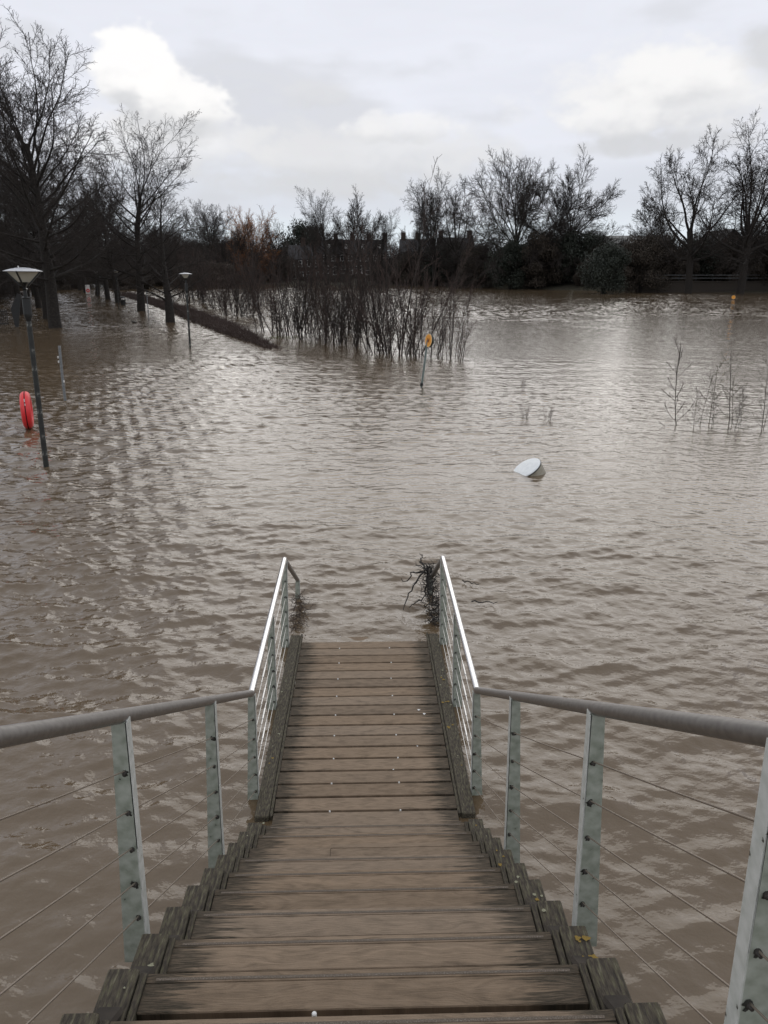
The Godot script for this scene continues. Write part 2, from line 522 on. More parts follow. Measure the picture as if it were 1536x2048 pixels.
func make_water() -> void:
	var r := RandomNumberGenerator.new()
	r.seed = 20
	var K := []
	var nw := 26
	for i in nw:
		var lam := 0.11 * pow(2.2 / 0.11, pow(float(i) / (nw - 1), 1.25))
		lam *= r.randf_range(0.92, 1.08)
		var ang := deg_to_rad(-68.0) + r.randfn(0.0, 0.62)
		var k := TAU / lam
		K.append([cos(ang) * k, sin(ang) * k, 0.0092 * lam * (1.0 if lam < 0.5 else 0.5 / lam), r.randf() * TAU, lam, cos(ang), sin(ang), k])
	var pn := FastNoiseLite.new()
	pn.seed = 31; pn.frequency = 0.045; pn.fractal_octaves = 3
	var mb := MB.new()
	var zs := PackedFloat32Array()
	var d := -9.0
	while d < 175.0:
		zs.append(-d)
		if d < 0.6:
			d += 0.30
		else:
			d += maxf(0.034, d * 0.0062)
	for q in [190.0, 220.0, 270.0, 340.0, 430.0, 560.0, 800.0]:
		zs.append(-q)
	var NC := 560
	for j in zs.size():
		var z := zs[j]
		var dist := absf(z)
		var hw := 5.0 + dist * 0.60
		if dist > 150.0:
			hw += (dist - 150.0) * 3.0
		var gx := 2.0 * hw / (NC - 1)
		var gz := 0.3 if dist < 0.6 else maxf(0.034, dist * 0.0062)
		var amp := PackedFloat32Array()
		var nrm := PackedFloat32Array()
		for w in K:
			amp.append(w[2] * smoothstep(1.8, 3.0, w[4] / maxf(gx, gz * 0.8)) if dist < 176.0 else 0.0)
			nrm.append(maxf(amp[-1], w[2] * lerpf(0.45, 0.62, smoothstep(25.0, 130.0, dist))) if dist < 176.0 else w[2] * 0.2)
		for i in NC:
			var x := (float(i) / (NC - 1) * 2.0 - 1.0) * hw
			var pat := clampf(0.95 + 1.5 * pn.get_noise_2d(x, z * 0.6) + 0.9 * pn.get_noise_2d(x * 0.35 + 200.0 + z * 0.1, z * 2.2), 0.22, 1.75)
			# livelier water along the left, steadier out in the river
			pat *= lerpf(1.0, lerpf(0.50, 0.80, smoothstep(-20.0, -120.0, z)), smoothstep(-1.0, 12.0, x + 4.0 + maxf(0.0, -z - 12.0) * 0.25))
			# sheltered between the stair posts
			var sh := smoothstep(0.62, 1.0, absf(x)) 
			var zz := smoothstep(-6.55, -7.4, z)
			var calm := maxf(sh, zz) if z > -8.0 else 1.0
			pat *= lerpf(0.18, 1.0, calm)
			var h := 0.0
			var dx := 0.0
			var dz := 0.0
			var ox := 0.0
			var oz := 0.0
			var cr := 0.0
			for k in nw:
				var a := amp[k]
				var an := nrm[k]
				var w: Array = K[k]
				var ph: float = w[0] * x + w[1] * z + w[3]
				var s := sin(ph)
				dx -= an * w[0] * s
				dz -= an * w[1] * s
				if a > 0.0:
					var c := cos(ph)
					h += a * c
					ox -= a * s * w[5]
					oz -= a * s * w[6]
					cr += a * c * w[7]
			var g := 0.95 * pat
			mb.v.append(Vector3(x + ox * g, h * pat, z + oz * g))
			mb.n.append(Vector3(-dx * pat, maxf(1.0 - cr * g, 0.25), -dz * pat).normalized())
			mb.uv.append(Vector2(x / 3.1, z / 2.3))
	for j in zs.size() - 1:
		for i in NC - 1:
			var a := j * NC + i
			mb.ix.append_array([a, a + NC, a + 1, a + 1, a + NC, a + NC + 1])
	fix(mb)
	solo("water", mb.mesh(M.water), Vector3.ZERO, "muddy brown flood water rippling over the whole riverside", "water", "", "structure")

# ---------------------------------------------------------------- stair
const RISE := 0.167
const GOING := 0.28
const Z0 := -4.22
const Y0 := 0.03
func nose(j: int) -> Vector2: return Vector2(Z0 + GOING * j, Y0 + RISE * j)

# board along x with its own row of the atlas; far edge carries the nosing groove if asked
func board(len_: float, wid: float, th: float, row: int, groove: bool, flip: bool, ua := 0.0, ub := 1.0) -> ArrayMesh:
	var mb := MB.new()
	var c := 0.003
	var prof := [Vector2(-wid / 2, -th), Vector2(-wid / 2, -c), Vector2(-wid / 2 + c, 0)]
	if groove:
		prof += [Vector2(-wid / 2 + 0.031, 0), Vector2(-wid / 2 + 0.0325, -0.003), Vector2(-wid / 2 + 0.0345, -0.003), Vector2(-wid / 2 + 0.036, 0)]
	prof += [Vector2(wid / 2 - c, 0), Vector2(wid / 2, -c), Vector2(wid / 2, -th)]
	var hl := len_ / 2
	var v0 := (row + 0.03) / ROWS
	var vs := 0.94 / ROWS
	for i in prof.size() - 1:
		var a: Vector2 = prof[i]
		var b: Vector2 = prof[i + 1]
		var e := b - a
		var nr := Vector3(0, e.x, -e.y).normalized()
		var va := v0 + vs * clampf((a.x + wid / 2) / wid, 0, 1)
		var vb := v0 + vs * clampf((b.x + wid / 2) / wid, 0, 1)
		var ul := ub if flip else ua
		var ur := ua if flip else ub
		mb.quad(Vector3(-hl, a.y, a.x), Vector3(hl, a.y, a.x), Vector3(hl, b.y, b.x), Vector3(-hl, b.y, b.x), nr, Vector2(ul, va), Vector2(ur, va), Vector2(ur, vb), Vector2(ul, vb))
	mb.quad(Vector3(-hl, -th, -wid / 2), Vector3(hl, -th, -wid / 2), Vector3(hl, -th, wid / 2), Vector3(-hl, -th, wid / 2), Vector3.DOWN, Vector2(0, v0), Vector2(1, v0), Vector2(1, v0 + vs), Vector2(0, v0 + vs))
	for s in [-1.0, 1.0]:
		mb.quad(Vector3(s * hl, -th, -wid / 2), Vector3(s * hl, 0, -wid / 2 + c), Vector3(s * hl, 0, wid / 2 - c), Vector3(s * hl, -th, wid / 2), Vector3(s, 0, 0), Vector2(0.01, v0), Vector2(0.02, v0), Vector2(0.02, v0 + vs), Vector2(0.01, v0 + vs))
	return mb.mesh(M.deck)

func crust(rad: float, seed_: int, m: Material) -> ArrayMesh:      # small irregular flat growth or deposit
	var r := RandomNumberGenerator.new()
	r.seed = seed_
	var mb := MB.new()
	var k := 13
	var rim := []
	for i in k:
		var t := TAU * i / k
		rim.append(Vector3(cos(t), 0, sin(t)) * rad * r.randf_range(0.45, 1.15))
	for i in k:
		var a: Vector3 = rim[i]
		var b: Vector3 = rim[(i + 1) % k]
		mb.tri(Vector3(0, 0.004, 0), a + Vector3(0, 0.0, 0), b, Vector3.UP)
	return mb.mesh(m)

func make_stair() -> void:
	var t := thing("timber_stair", Vector3(0, 0, -4.2), "weathered timber stair and landing running down into the flood water", "stair")
	var o := Vector3(0, 0, 4.2)      # children are placed in scene coordinates shifted by this
	var fronts := []
	var backs := []
	var decks := []
	for i in ROWS:
		fronts.append(board(1.2, 0.124, 0.034, i, true, false))
		fronts.append(board(1.2, 0.124, 0.034, i, true, true))
		backs.append(board(1.2, 0.13, 0.034, (i + 3) % ROWS, false, false))
		decks.append(board(1.2, 0.125, 0.034, i, false, false))
		decks.append(board(1.2, 0.125, 0.034, i, false, true))
	var gs := MB.new()
	gs.box(Vector3(0, 0.0006, 0), Vector3(1.15, 0.0012, 0.009))
	var grip := gs.mesh(M.grit)
	var blk := MB.new()
	blk.box(Vector3(0, -0.06, 0), Vector3(0.086, 0.12, 0.276), 0.005)
	var block := blk.mesh(M.kerb)
	var sst := MB.new()
	sst.box(Vector3(0, -0.05, 0), Vector3(0.018, 0.10, 0.272), 0.003)
	var strip := sst.mesh(M.kerb)
	var pegm := MB.new()
	pegm.lathe(Vector3.ZERO, [Vector2(0.006, -0.02), Vector2(0.006, 0.002), Vector2(0.004, 0.0045), Vector2(0.0, 0.005)], 8)
	var peg := pegm.mesh(M.white)
	rng.seed = 12
	for j in range(1, 11):
		var q := nose(j)
		var jit := Vector3(rng.randf_range(-0.003, 0.003), rng.randf_range(-0.002, 0.002), rng.randf_range(-0.002, 0.002))
		if j == 3:      # nosing broken off along the left half
			var a := part(t, "tread_board", board(0.78, 0.124, 0.034, 2, true, false, 0.35, 1.0), o + Vector3(0.21, q.y, q.x + 0.062))
			var b := part(t, "tread_board", board(0.418, 0.104, 0.034, 2, false, false, 0.0, 0.35), o + Vector3(-0.391, q.y, q.x + 0.074))
		else:
			part(t, "tread_board", fronts[(j * 5 + 3) % fronts.size()], o + Vector3(0, q.y, q.x + 0.062) + jit)
			part(t, "grip_strip", grip, o + Vector3(0, q.y, q.x + 0.021) + jit)
		part(t, "tread_board", backs[(j * 3) % ROWS], o + Vector3(0, q.y - 0.002, q.x + 0.124 + 0.022 + 0.065))
	# upper platform the picture is taken from
	for i in 17:
		part(t, "platform_board", decks[(i * 7 + 2) % decks.size()], o + Vector3(0, nose(11).y, nose(11).x + 0.07 + i * 0.146))
	# landing, the last boards just awash
	for i in 20:
		var z := -4.055 - i * 0.146
		var y := Y0 - 0.020 * clampf((-z - 4.2) / 2.6, 0, 1) + rng.randf_range(-0.0015, 0.0015)
		if i == 19: y -= 0.02
		part(t, "landing_board", decks[(i * 5 + 1) % decks.size()], o + Vector3(rng.randf_range(-0.004, 0.004), y, z))
		if i % 2 == 1:
			for x in [-0.235, 0.235]:
				part(t, "spacer_peg", peg, o + Vector3(x + rng.randf_range(-0.006, 0.006), y - 0.002, z - 0.0725))
	for x in [-0.20, 0.18]:
		part(t, "spacer_peg", peg, o + Vector3(x, nose(11).y + 0.004, nose(11).x - 0.004))
	part(t, "spacer_peg", peg, o + Vector3(-0.12, nose(10).y + 0.001, nose(10).x - 0.003))
	# lower flight going on under water
	for i in 4:
		part(t, "tread_board", backs[i], o + Vector3(0, -0.15 - i * RISE, -7.05 - i * GOING))
	# kerbs
	for s in [-1.0, 1.0]:
		for j in range(1, 11):
			var q := nose(j)
			var lift := rng.randf_range(-0.004, 0.005)
			var b := part(t, "kerb_block", block, o + Vector3(s * 0.668, q.y + 0.022 + lift, q.x + 0.14 - 0.004))
			b.rotation = Vector3(rng.randf_range(-0.012, 0.012), rng.randf_range(-0.018, 0.018), rng.randf_range(-0.012, 0.012))
			part(t, "kerb_strip", strip, o + Vector3(s * 0.612, q.y + 0.012, q.x + 0.142))
		var kb := MB.new()
		kb.box(Vector3(0, 0, 0), Vector3(0.092, 0.13, 2.66), 0.006)
		var k := part(t, "landing_kerb", kb.mesh(M.kerb), o + Vector3(s * 0.672, -0.034, -5.55))
		k.rotation.x = -0.006
		kb = MB.new()
		kb.box(Vector3(0, 0, 0), Vector3(0.018, 0.11, 2.68), 0.003)
		k = part(t, "kerb_strip", kb.mesh(M.kerb), o + Vector3(s * 0.613, -0.028, -5.57))
		k.rotation.x = -0.006
		kb = MB.new()
		kb.box(Vector3(0, 0, 0), Vector3(0.088, 0.12, 2.6), 0.005)
		part(t, "platform_kerb", kb.mesh(M.kerb), o + Vector3(s * 0.668, nose(11).y - 0.03, nose(11).x + 1.31))
		# sloping stringer below the blocks
		var st := MB.new()
		st.bar(Vector3(s * 0.668, nose(0).y - 0.19, nose(0).x), Vector3(s * 0.668, nose(11).y - 0.19, nose(11).x), 0.075, 0.24)
		part(t, "stringer", st.mesh(M.under), o)
		st = MB.new()
		st.bar(Vector3(s * 0.668, -0.1, -6.86), Vector3(s * 0.668, -0.9, -8.3), 0.075, 0.22)
		part(t, "stringer", st.mesh(M.under), o)
		for z in [-1.0, -4.3, -6.7]:
			var pl := MB.new()
			var yt := -0.11 if z < -4.0 else nose(11).y - 0.3
			pl.box(Vector3(s * 0.668, (yt - 1.6) / 2, z), Vector3(0.11, yt + 1.6, 0.11), 0.006)
			part(t, "support_post", pl.mesh(M.under), o)
	for x in [-0.3, 0.3]:
		var st := MB.new()
		st.bar(Vector3(x, nose(0).y - 0.22, nose(0).x), Vector3(x, nose(11).y - 0.22, nose(11).x), 0.06, 0.2)
		part(t, "stringer", st.mesh(M.under), o)
	# lichen on the kerbs
	var cr := []
	for i in 5:
		cr.append(crust(0.020, 300 + i, M.lichen))
	for i in 4:
		cr.append(crust(0.011, 320 + i, M.lichen_pale))
	var spots := [[0.68, 8, 0.10, 5], [0.69, 8, 0.16, 3], [0.655, 4, 0.06, 3], [-0.66, 0, 0.15, 6], [-0.68, 0, 0.19, 4], [0.66, 1, 0.1, 3], [0.67, 0, -0.5, 4], [0.665, 0, -1.0, 5], [0.66, 0, -1.4, 4], [0.67, 0, -1.75, 3], [0.68, 6, 0.12, 2], [-0.67, 0, -0.6, 2]]
	for sp in spots:
		for i in sp[3]:
			var q := nose(sp[1])
			var yy: float = q.y + 0.0225 if sp[1] > 0 else Y0 + 0.0035
			var p := part(t, "lichen_patch", cr[rng.randi() % 5], o + Vector3(sp[0] + rng.randf_range(-0.025, 0.025), yy + 0.001, q.x + sp[2] + rng.randf_range(-0.05, 0.05)))
			p.rotation.y = rng.randf() * TAU
			p.scale = Vector3(1, 1, 1) * rng.randf_range(0.2, 0.7)
	for i in 46:
		var s := -1.0 if rng.randf() < 0.5 else 1.0
		var j := rng.randi_range(-8, 10)
		var y := Y0 + 0.0035
		var z := Z0 + rng.randf_range(-2.4, 0.1)
		if j > 0:
			y = nose(j).y + 0.0235
			z = nose(j).x + rng.randf_range(0.02, 0.26)
		var p := part(t, "lichen_patch", cr[5 + rng.randi() % 4], o + Vector3(s * 0.668 + rng.randf_range(-0.035, 0.035), y, z))
		p.rotation.y = rng.randf() * TAU
		p.scale = Vector3.ONE * rng.randf_range(0.3, 1.0)
	# droppings and a leaf on the landing
	var dr := crust(0.016, 400, M.white)
	for q in [[0.435, -5.50], [0.475, -5.44], [0.39, -5.0], [0.2, -4.72]]:
		var p := part(t, "bird_dropping", dr, o + Vector3(q[0], Y0 - 0.008, q[1]))
		p.scale = Vector3(1.0, 1.2, 0.7) * (1.0 if q[1] < -5.4 else 0.55)

# ---------------------------------------------------------------- railings
func rail_y(z: float) -> float:
	if z > -0.8: return 2.82
	if z > -4.45: return 0.805 + 0.553 * (z + 4.45)
	if z > -6.70: return lerpf(0.875, 0.805, (z + 6.70) / 2.25)
	return 0.875 + 0.30 * (z + 6.70)

func make_railing(s: float, zs: Array, label: String) -> void:
	var t := thing("stair_railing", Vector3(s * 0.75, 0, -4.45), label, "railing", "stair railings")
	var o := Vector3(-s * 0.75, 0, 4.45)
	var X := s * 0.73
	# handrail: one bent tube
	var P := PackedVector3Array()
	var keys := [0.9, -0.8, -4.45, -6.70, -7.98]
	for i in keys.size():
		P.append(Vector3(X, rail_y(keys[i]), keys[i]))
	P[4].y = 0.875 - 0.575 * 1.28
	for i in 4:
		var mb := MB.new()
		var a := P[i]
		var b := P[i + 1]
		var d := (b - a).normalized()
		mb.tube(PackedVector3Array([a - d * 0.010, b + d * 0.010]), PackedFloat32Array([0.0225, 0.0225]), 24, true)
		part(t, "handrail", mb.mesh(M.steel if i == 2 else M.steel_dark_reflect), o)  # one steel throughout; sloping runs take the copy with the dark reflection coloured in
	var fer := MB.new()
	fer.lathe(Vector3.ZERO, [Vector2(0.0, 0.014), Vector2(0.004, 0.014), Vector2(0.005, 0.009), Vector2(0.0075, 0.007), Vector2(0.0075, -0.004), Vector2(0.0, -0.004)], 8, Basis(Vector3.RIGHT, PI / 2))
	var ferm := fer.mesh(M.ferrule)
	var grim := []
	for i in 4:
		grim.append(crust(0.015, 500 + i, M.grime))
	var prev: Array = []
	var fr := [0.215, 0.40, 0.575, 0.745, 0.915]
	for zi in zs.size():
		var z: float = zs[zi]
		var yr: float = P[3].y + (z - P[3].z) * 0.575 if z < -6.75 else rail_y(z)
		var base := 0.0
		if z > -4.2:
			base = Y0 + RISE * (z - Z0) / GOING
		var yb := base - 0.12
		if z < -6.8: yb = -0.7
		elif z < -4.3: yb = -0.10
		var yt := yr - 0.020
		var pst := MB.new()
		# web: tapered plate across the stair; flange: edge strip on the inner side
		var it := s * 0.708
		var ot := s * 0.752
		var ib := s * 0.722
		var ob := s * 0.800
		var th := 0.006
		web(pst, Vector3(it, yt, z), Vector3(ot, yt, z), Vector3(ob, yb, z), Vector3(ib, yb, z), th)
		var post := part(t, "post", pst.mesh(M.paint), o)
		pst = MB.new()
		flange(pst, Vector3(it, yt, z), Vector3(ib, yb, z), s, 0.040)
		part(post, "flange", pst.mesh(M.paint_lit))
		var hts: Array = []
		for f in fr:
			var y := lerpf(yt, base if z > -6.8 else yt - 0.75, f)
			var x := lerpf(it, ib, (yt - y) / (yt - yb)) + s * 0.017
			hts.append(Vector3(x, y, z))
			if y > 0.02:
				var fe := part(post, "ferrule", ferm, Vector3(x, y, z + th))
				fe.rotation.z = rng.randf() * TAU
				var g := part(post, "grime", grim[rng.randi() % 4], Vector3(x, y - 0.004, z + th + 0.0012))
				g.basis = Basis(Vector3.RIGHT, PI / 2) * Basis(Vector3.UP, rng.randf() * TAU)
				g.scale = Vector3.ONE * rng.randf_range(0.5, 1.1)
		if zi > 0:
			for k in 5:
				var a: Vector3 = prev[k]
				var b: Vector3 = hts[k]
				if b.y < -0.4: continue
				var cb := MB.new()
				var mid := (a + b) * 0.5 - Vector3(0, 0.0025, 0)
				cb.tube(PackedVector3Array([a, mid, b]), PackedFloat32Array([0.0026, 0.0026, 0.0026]), 6)
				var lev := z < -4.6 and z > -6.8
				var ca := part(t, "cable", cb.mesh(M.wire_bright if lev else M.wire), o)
				if lev and prev[0].z > -4.6 and k < 4:
					var tb := MB.new()
					var d := (b - a).normalized()
					var c := a + (b - a) * (0.52 - 0.035 * k)
					tb.tube(PackedVector3Array([c - d * 0.14, c - d * 0.07, c - d * 0.069, c + d * 0.069, c + d * 0.07, c + d * 0.14]), PackedFloat32Array([0.0045, 0.0045, 0.0075, 0.0075, 0.0045, 0.0045]), 8, true)
					part(ca, "turnbuckle", tb.mesh(M.wire_bright))
		elif z < -0.9:
			for k in 5:
				var cb := MB.new()
				var b: Vector3 = hts[k]
				cb.tube(PackedVector3Array([b, b + Vector3(0, 0.553 * 0.4, 0.4)]), PackedFloat32Array([0.0026, 0.0026]), 6)
				part(t, "cable", cb.mesh(M.wire), o)
		prev = hts

func web(mb: MB, a: Vector3, b: Vector3, c: Vector3, d: Vector3, th: float) -> void:
	var f := Vector3(0, 0, th)
	mb.quad(a + f, b + f, c + f, d + f, Vector3(0, 0, 1))
	mb.quad(a - f, b - f, c - f, d - f, Vector3(0, 0, -1))
	mb.quad(b + f, b - f, c - f, c + f, Vector3(signf(b.x - a.x), 0, 0))
	mb.quad(a + f, a - f, d - f, d + f, Vector3(signf(a.x - b.x), 0, 0))
	mb.quad(a + f, b + f, b - f, a - f, Vector3.UP)
	mb.quad(d + f, c + f, c - f, d - f, Vector3.DOWN)

func flange(mb: MB, top: Vector3, bot: Vector3, s: float, w: float) -> void:
	# runs back from the web along the rail
	var t := Vector3(s * 0.005, 0, 0)
	var e := Vector3(0, 0, -w)
	var z0 := Vector3(-s * 0.002, 0, 0.006)
	var a := top + z0
	var d := bot + z0
	mb.quad(a, a + e, d + e, d, Vector3(-s, 0, 0))
	mb.quad(a + t, a + t + e, d + t + e, d + t, Vector3(s, 0, 0))
	mb.quad(a, a + t, d + t, d, Vector3(0, 0, 1))
	mb.quad(a + e, a + t + e, d + t + e, d + e, Vector3(0, 0, -1))
	mb.quad(a, a + t, a + t + e, a + e, Vector3.UP)

# ---------------------------------------------------------------- bare trees
class TreeGen:
	var r := RandomNumberGenerator.new()
	var wood := MB.new()
	var fine := MB.new()
	var P: Dictionary

	func grow(lv: int, pos: Vector3, dir: Vector3, L: float, rad: float) -> void:
		var ns: int = P.seg[lv]
		var pts := PackedVector3Array()
		var rs := PackedFloat32Array()
		var dirs := PackedVector3Array()
		var step := L / ns
		var p := pos
		var d := dir
		var tip: float = P.tip[lv]
		for i in ns + 1:
			var t := float(i) / ns
			pts.append(p)
			dirs.append(d)
			var rr := rad * lerpf(1.0, tip, pow(t, P.get("tp", 0.9)))
			if lv == 0 and i == 0:
				rr *= 1.35
			rs.append(maxf(rr, P.rm[lv]))
			d = (d + Vector3(r.randfn(0, 1), r.randfn(0, 1), r.randfn(0, 1)) * P.wig[lv] + Vector3(0, P.up[lv], 0)).normalized()
			p += d * step
		(wood if lv <= P.woodlv else fine).tube(pts, rs, P.sides[lv])
		if lv + 1 >= P.seg.size():
			return
		var n: int = P.n[lv]
		var t0: float = P.t0[lv]
		var az := r.randf() * TAU
		for i in n:
			var t := t0 + (1.0 - t0) * (i + r.randf() * 0.8) / n
			t = minf(t, 0.995)
			var fi := t * ns
			var k := mini(int(fi), ns - 1)
			var q := pts[k].lerp(pts[k + 1], fi - k)
			var bd := dirs[k]
			az += 2.4 + r.randf_range(-0.5, 0.5)
			var u := bd.cross(Vector3(0.3, 0.2, 0.93)).normalized()
			var w := bd.cross(u)
			var sd := u * cos(az) + w * sin(az)
			var a: float = deg_to_rad(lerpf(P.ang[lv].x, P.ang[lv].y, pow((t - t0) / (1.0 - t0), P.get("apow", 1.0) if lv == 0 else 1.0)) + r.randfn(0, 7))
			var cd := (bd * cos(a) + sd * sin(a)).normalized()
			var cl: float = L * P.ratio[lv] * r.randf_range(0.65, 1.15)
			if lv == 0 and P.has("env"):
				cl = P.H * P.env.sample((t - t0) / (1.0 - t0)) * r.randf_range(0.82, 1.12)
			else:
				cl *= lerpf(1.0, P.get("short", 0.55), t)
			var cr: float = rad * lerpf(1.0, tip, t) * P.rr[lv] * r.randf_range(0.75, 1.1)
			grow(lv + 1, q, cd, cl, maxf(cr, P.rm[lv + 1]))

func curve(ps: Array) -> Curve:
	var c := Curve.new()
	for p in ps:
		c.add_point(Vector2(p[0], p[1]))
	c.bake()
	return c

func tree_meshes(seed_: int, P: Dictionary, lean := Vector3.ZERO, bark := "bark", twig := "twig") -> Array:
	var g := TreeGen.new()
	g.r.seed = seed_
	g.P = P
	var starts: int = P.get("stems", 1)
	for i in starts:
		var dir := (Vector3.UP + lean).normalized()
		var at := Vector3(0, -1.2, 0)
		if starts > 1:
			var a := TAU * i / starts + g.r.randf() * 1.5
			var sp: float = P.spread * g.r.randf_range(0.2, 1.0)
			dir = (Vector3.UP + lean + Vector3(cos(a), 0, sin(a)) * sp).normalized()
			at = Vector3(cos(a), 0, sin(a)) * P.foot * g.r.randf_range(0.2, 1.0) + Vector3(0, -0.8, 0)
		var k: float = 1.0 if starts == 1 else g.r.randf_range(0.42, 1.05)
		g.grow(0, at, dir, (P.trunk * P.H + 1.2) * k, P.rad * (1.0 if starts == 1 else g.r.randf_range(0.6, 1.2)))
	return [g.wood.mesh(M[bark]), g.fine.mesh(M[twig])]

# leafy evergreen mass of ellipsoidal clumps
func leaf_mesh(seed_: int, H: float, Wd: float, count: int, leaf: float, m: String, low := 0.08) -> ArrayMesh:
	var r := RandomNumberGenerator.new()
	r.seed = seed_
	var mb := MB.new()
	var cl := []
	for i in 34:
		var a := r.randf() * TAU
		var y := r.randf_range(low, 0.92)
		var rr := Wd * 0.5 * sqrt(maxf(0.05, 1.0 - pow((y - 0.40) / 0.60, 2.0))) * sqrt(r.randf()) * 0.85
		cl.append([Vector3(cos(a) * rr, y * H, sin(a) * rr), r.randf_range(0.13, 0.24) * minf(H, Wd)])
	for i in count:
		var c: Array = cl[r.randi() % cl.size()]
		var dv := Vector3(r.randfn(), r.randfn(), r.randfn()).normalized()
		var p: Vector3 = c[0] + dv * c[1] * pow(r.randf(), 0.4)
		if p.y < 0.05 * H * r.randf(): continue
		var t := (dv + Vector3(r.randfn(), r.randfn(), r.randfn()) * 0.7).normalized()
		var u := t.cross(Vector3(0.2, 0.9, 0.3)).normalized()
		var s := leaf * r.randf_range(0.6, 1.4)
		var w := t.cross(u)
		mb.tri(p - u * s * 0.5, p + u * s * 0.5, p + w * s, t)
		mb.tri(p - u * s * 0.5, p + u * s * 0.5, p - w * s * 0.8, t)
	return mb.mesh(M[m])

func tree_proto(seed_: int, P: Dictionary, bark := "bark", twig := "twig", lean := Vector3.ZERO) -> Node3D:
	var t := Node3D.new()
	var ms := tree_meshes(seed_, P, lean, bark, twig)
	part(t, "trunk", ms[0])
	part(t, "crown", ms[1])
	t.set_meta("category", "tree")
	return t

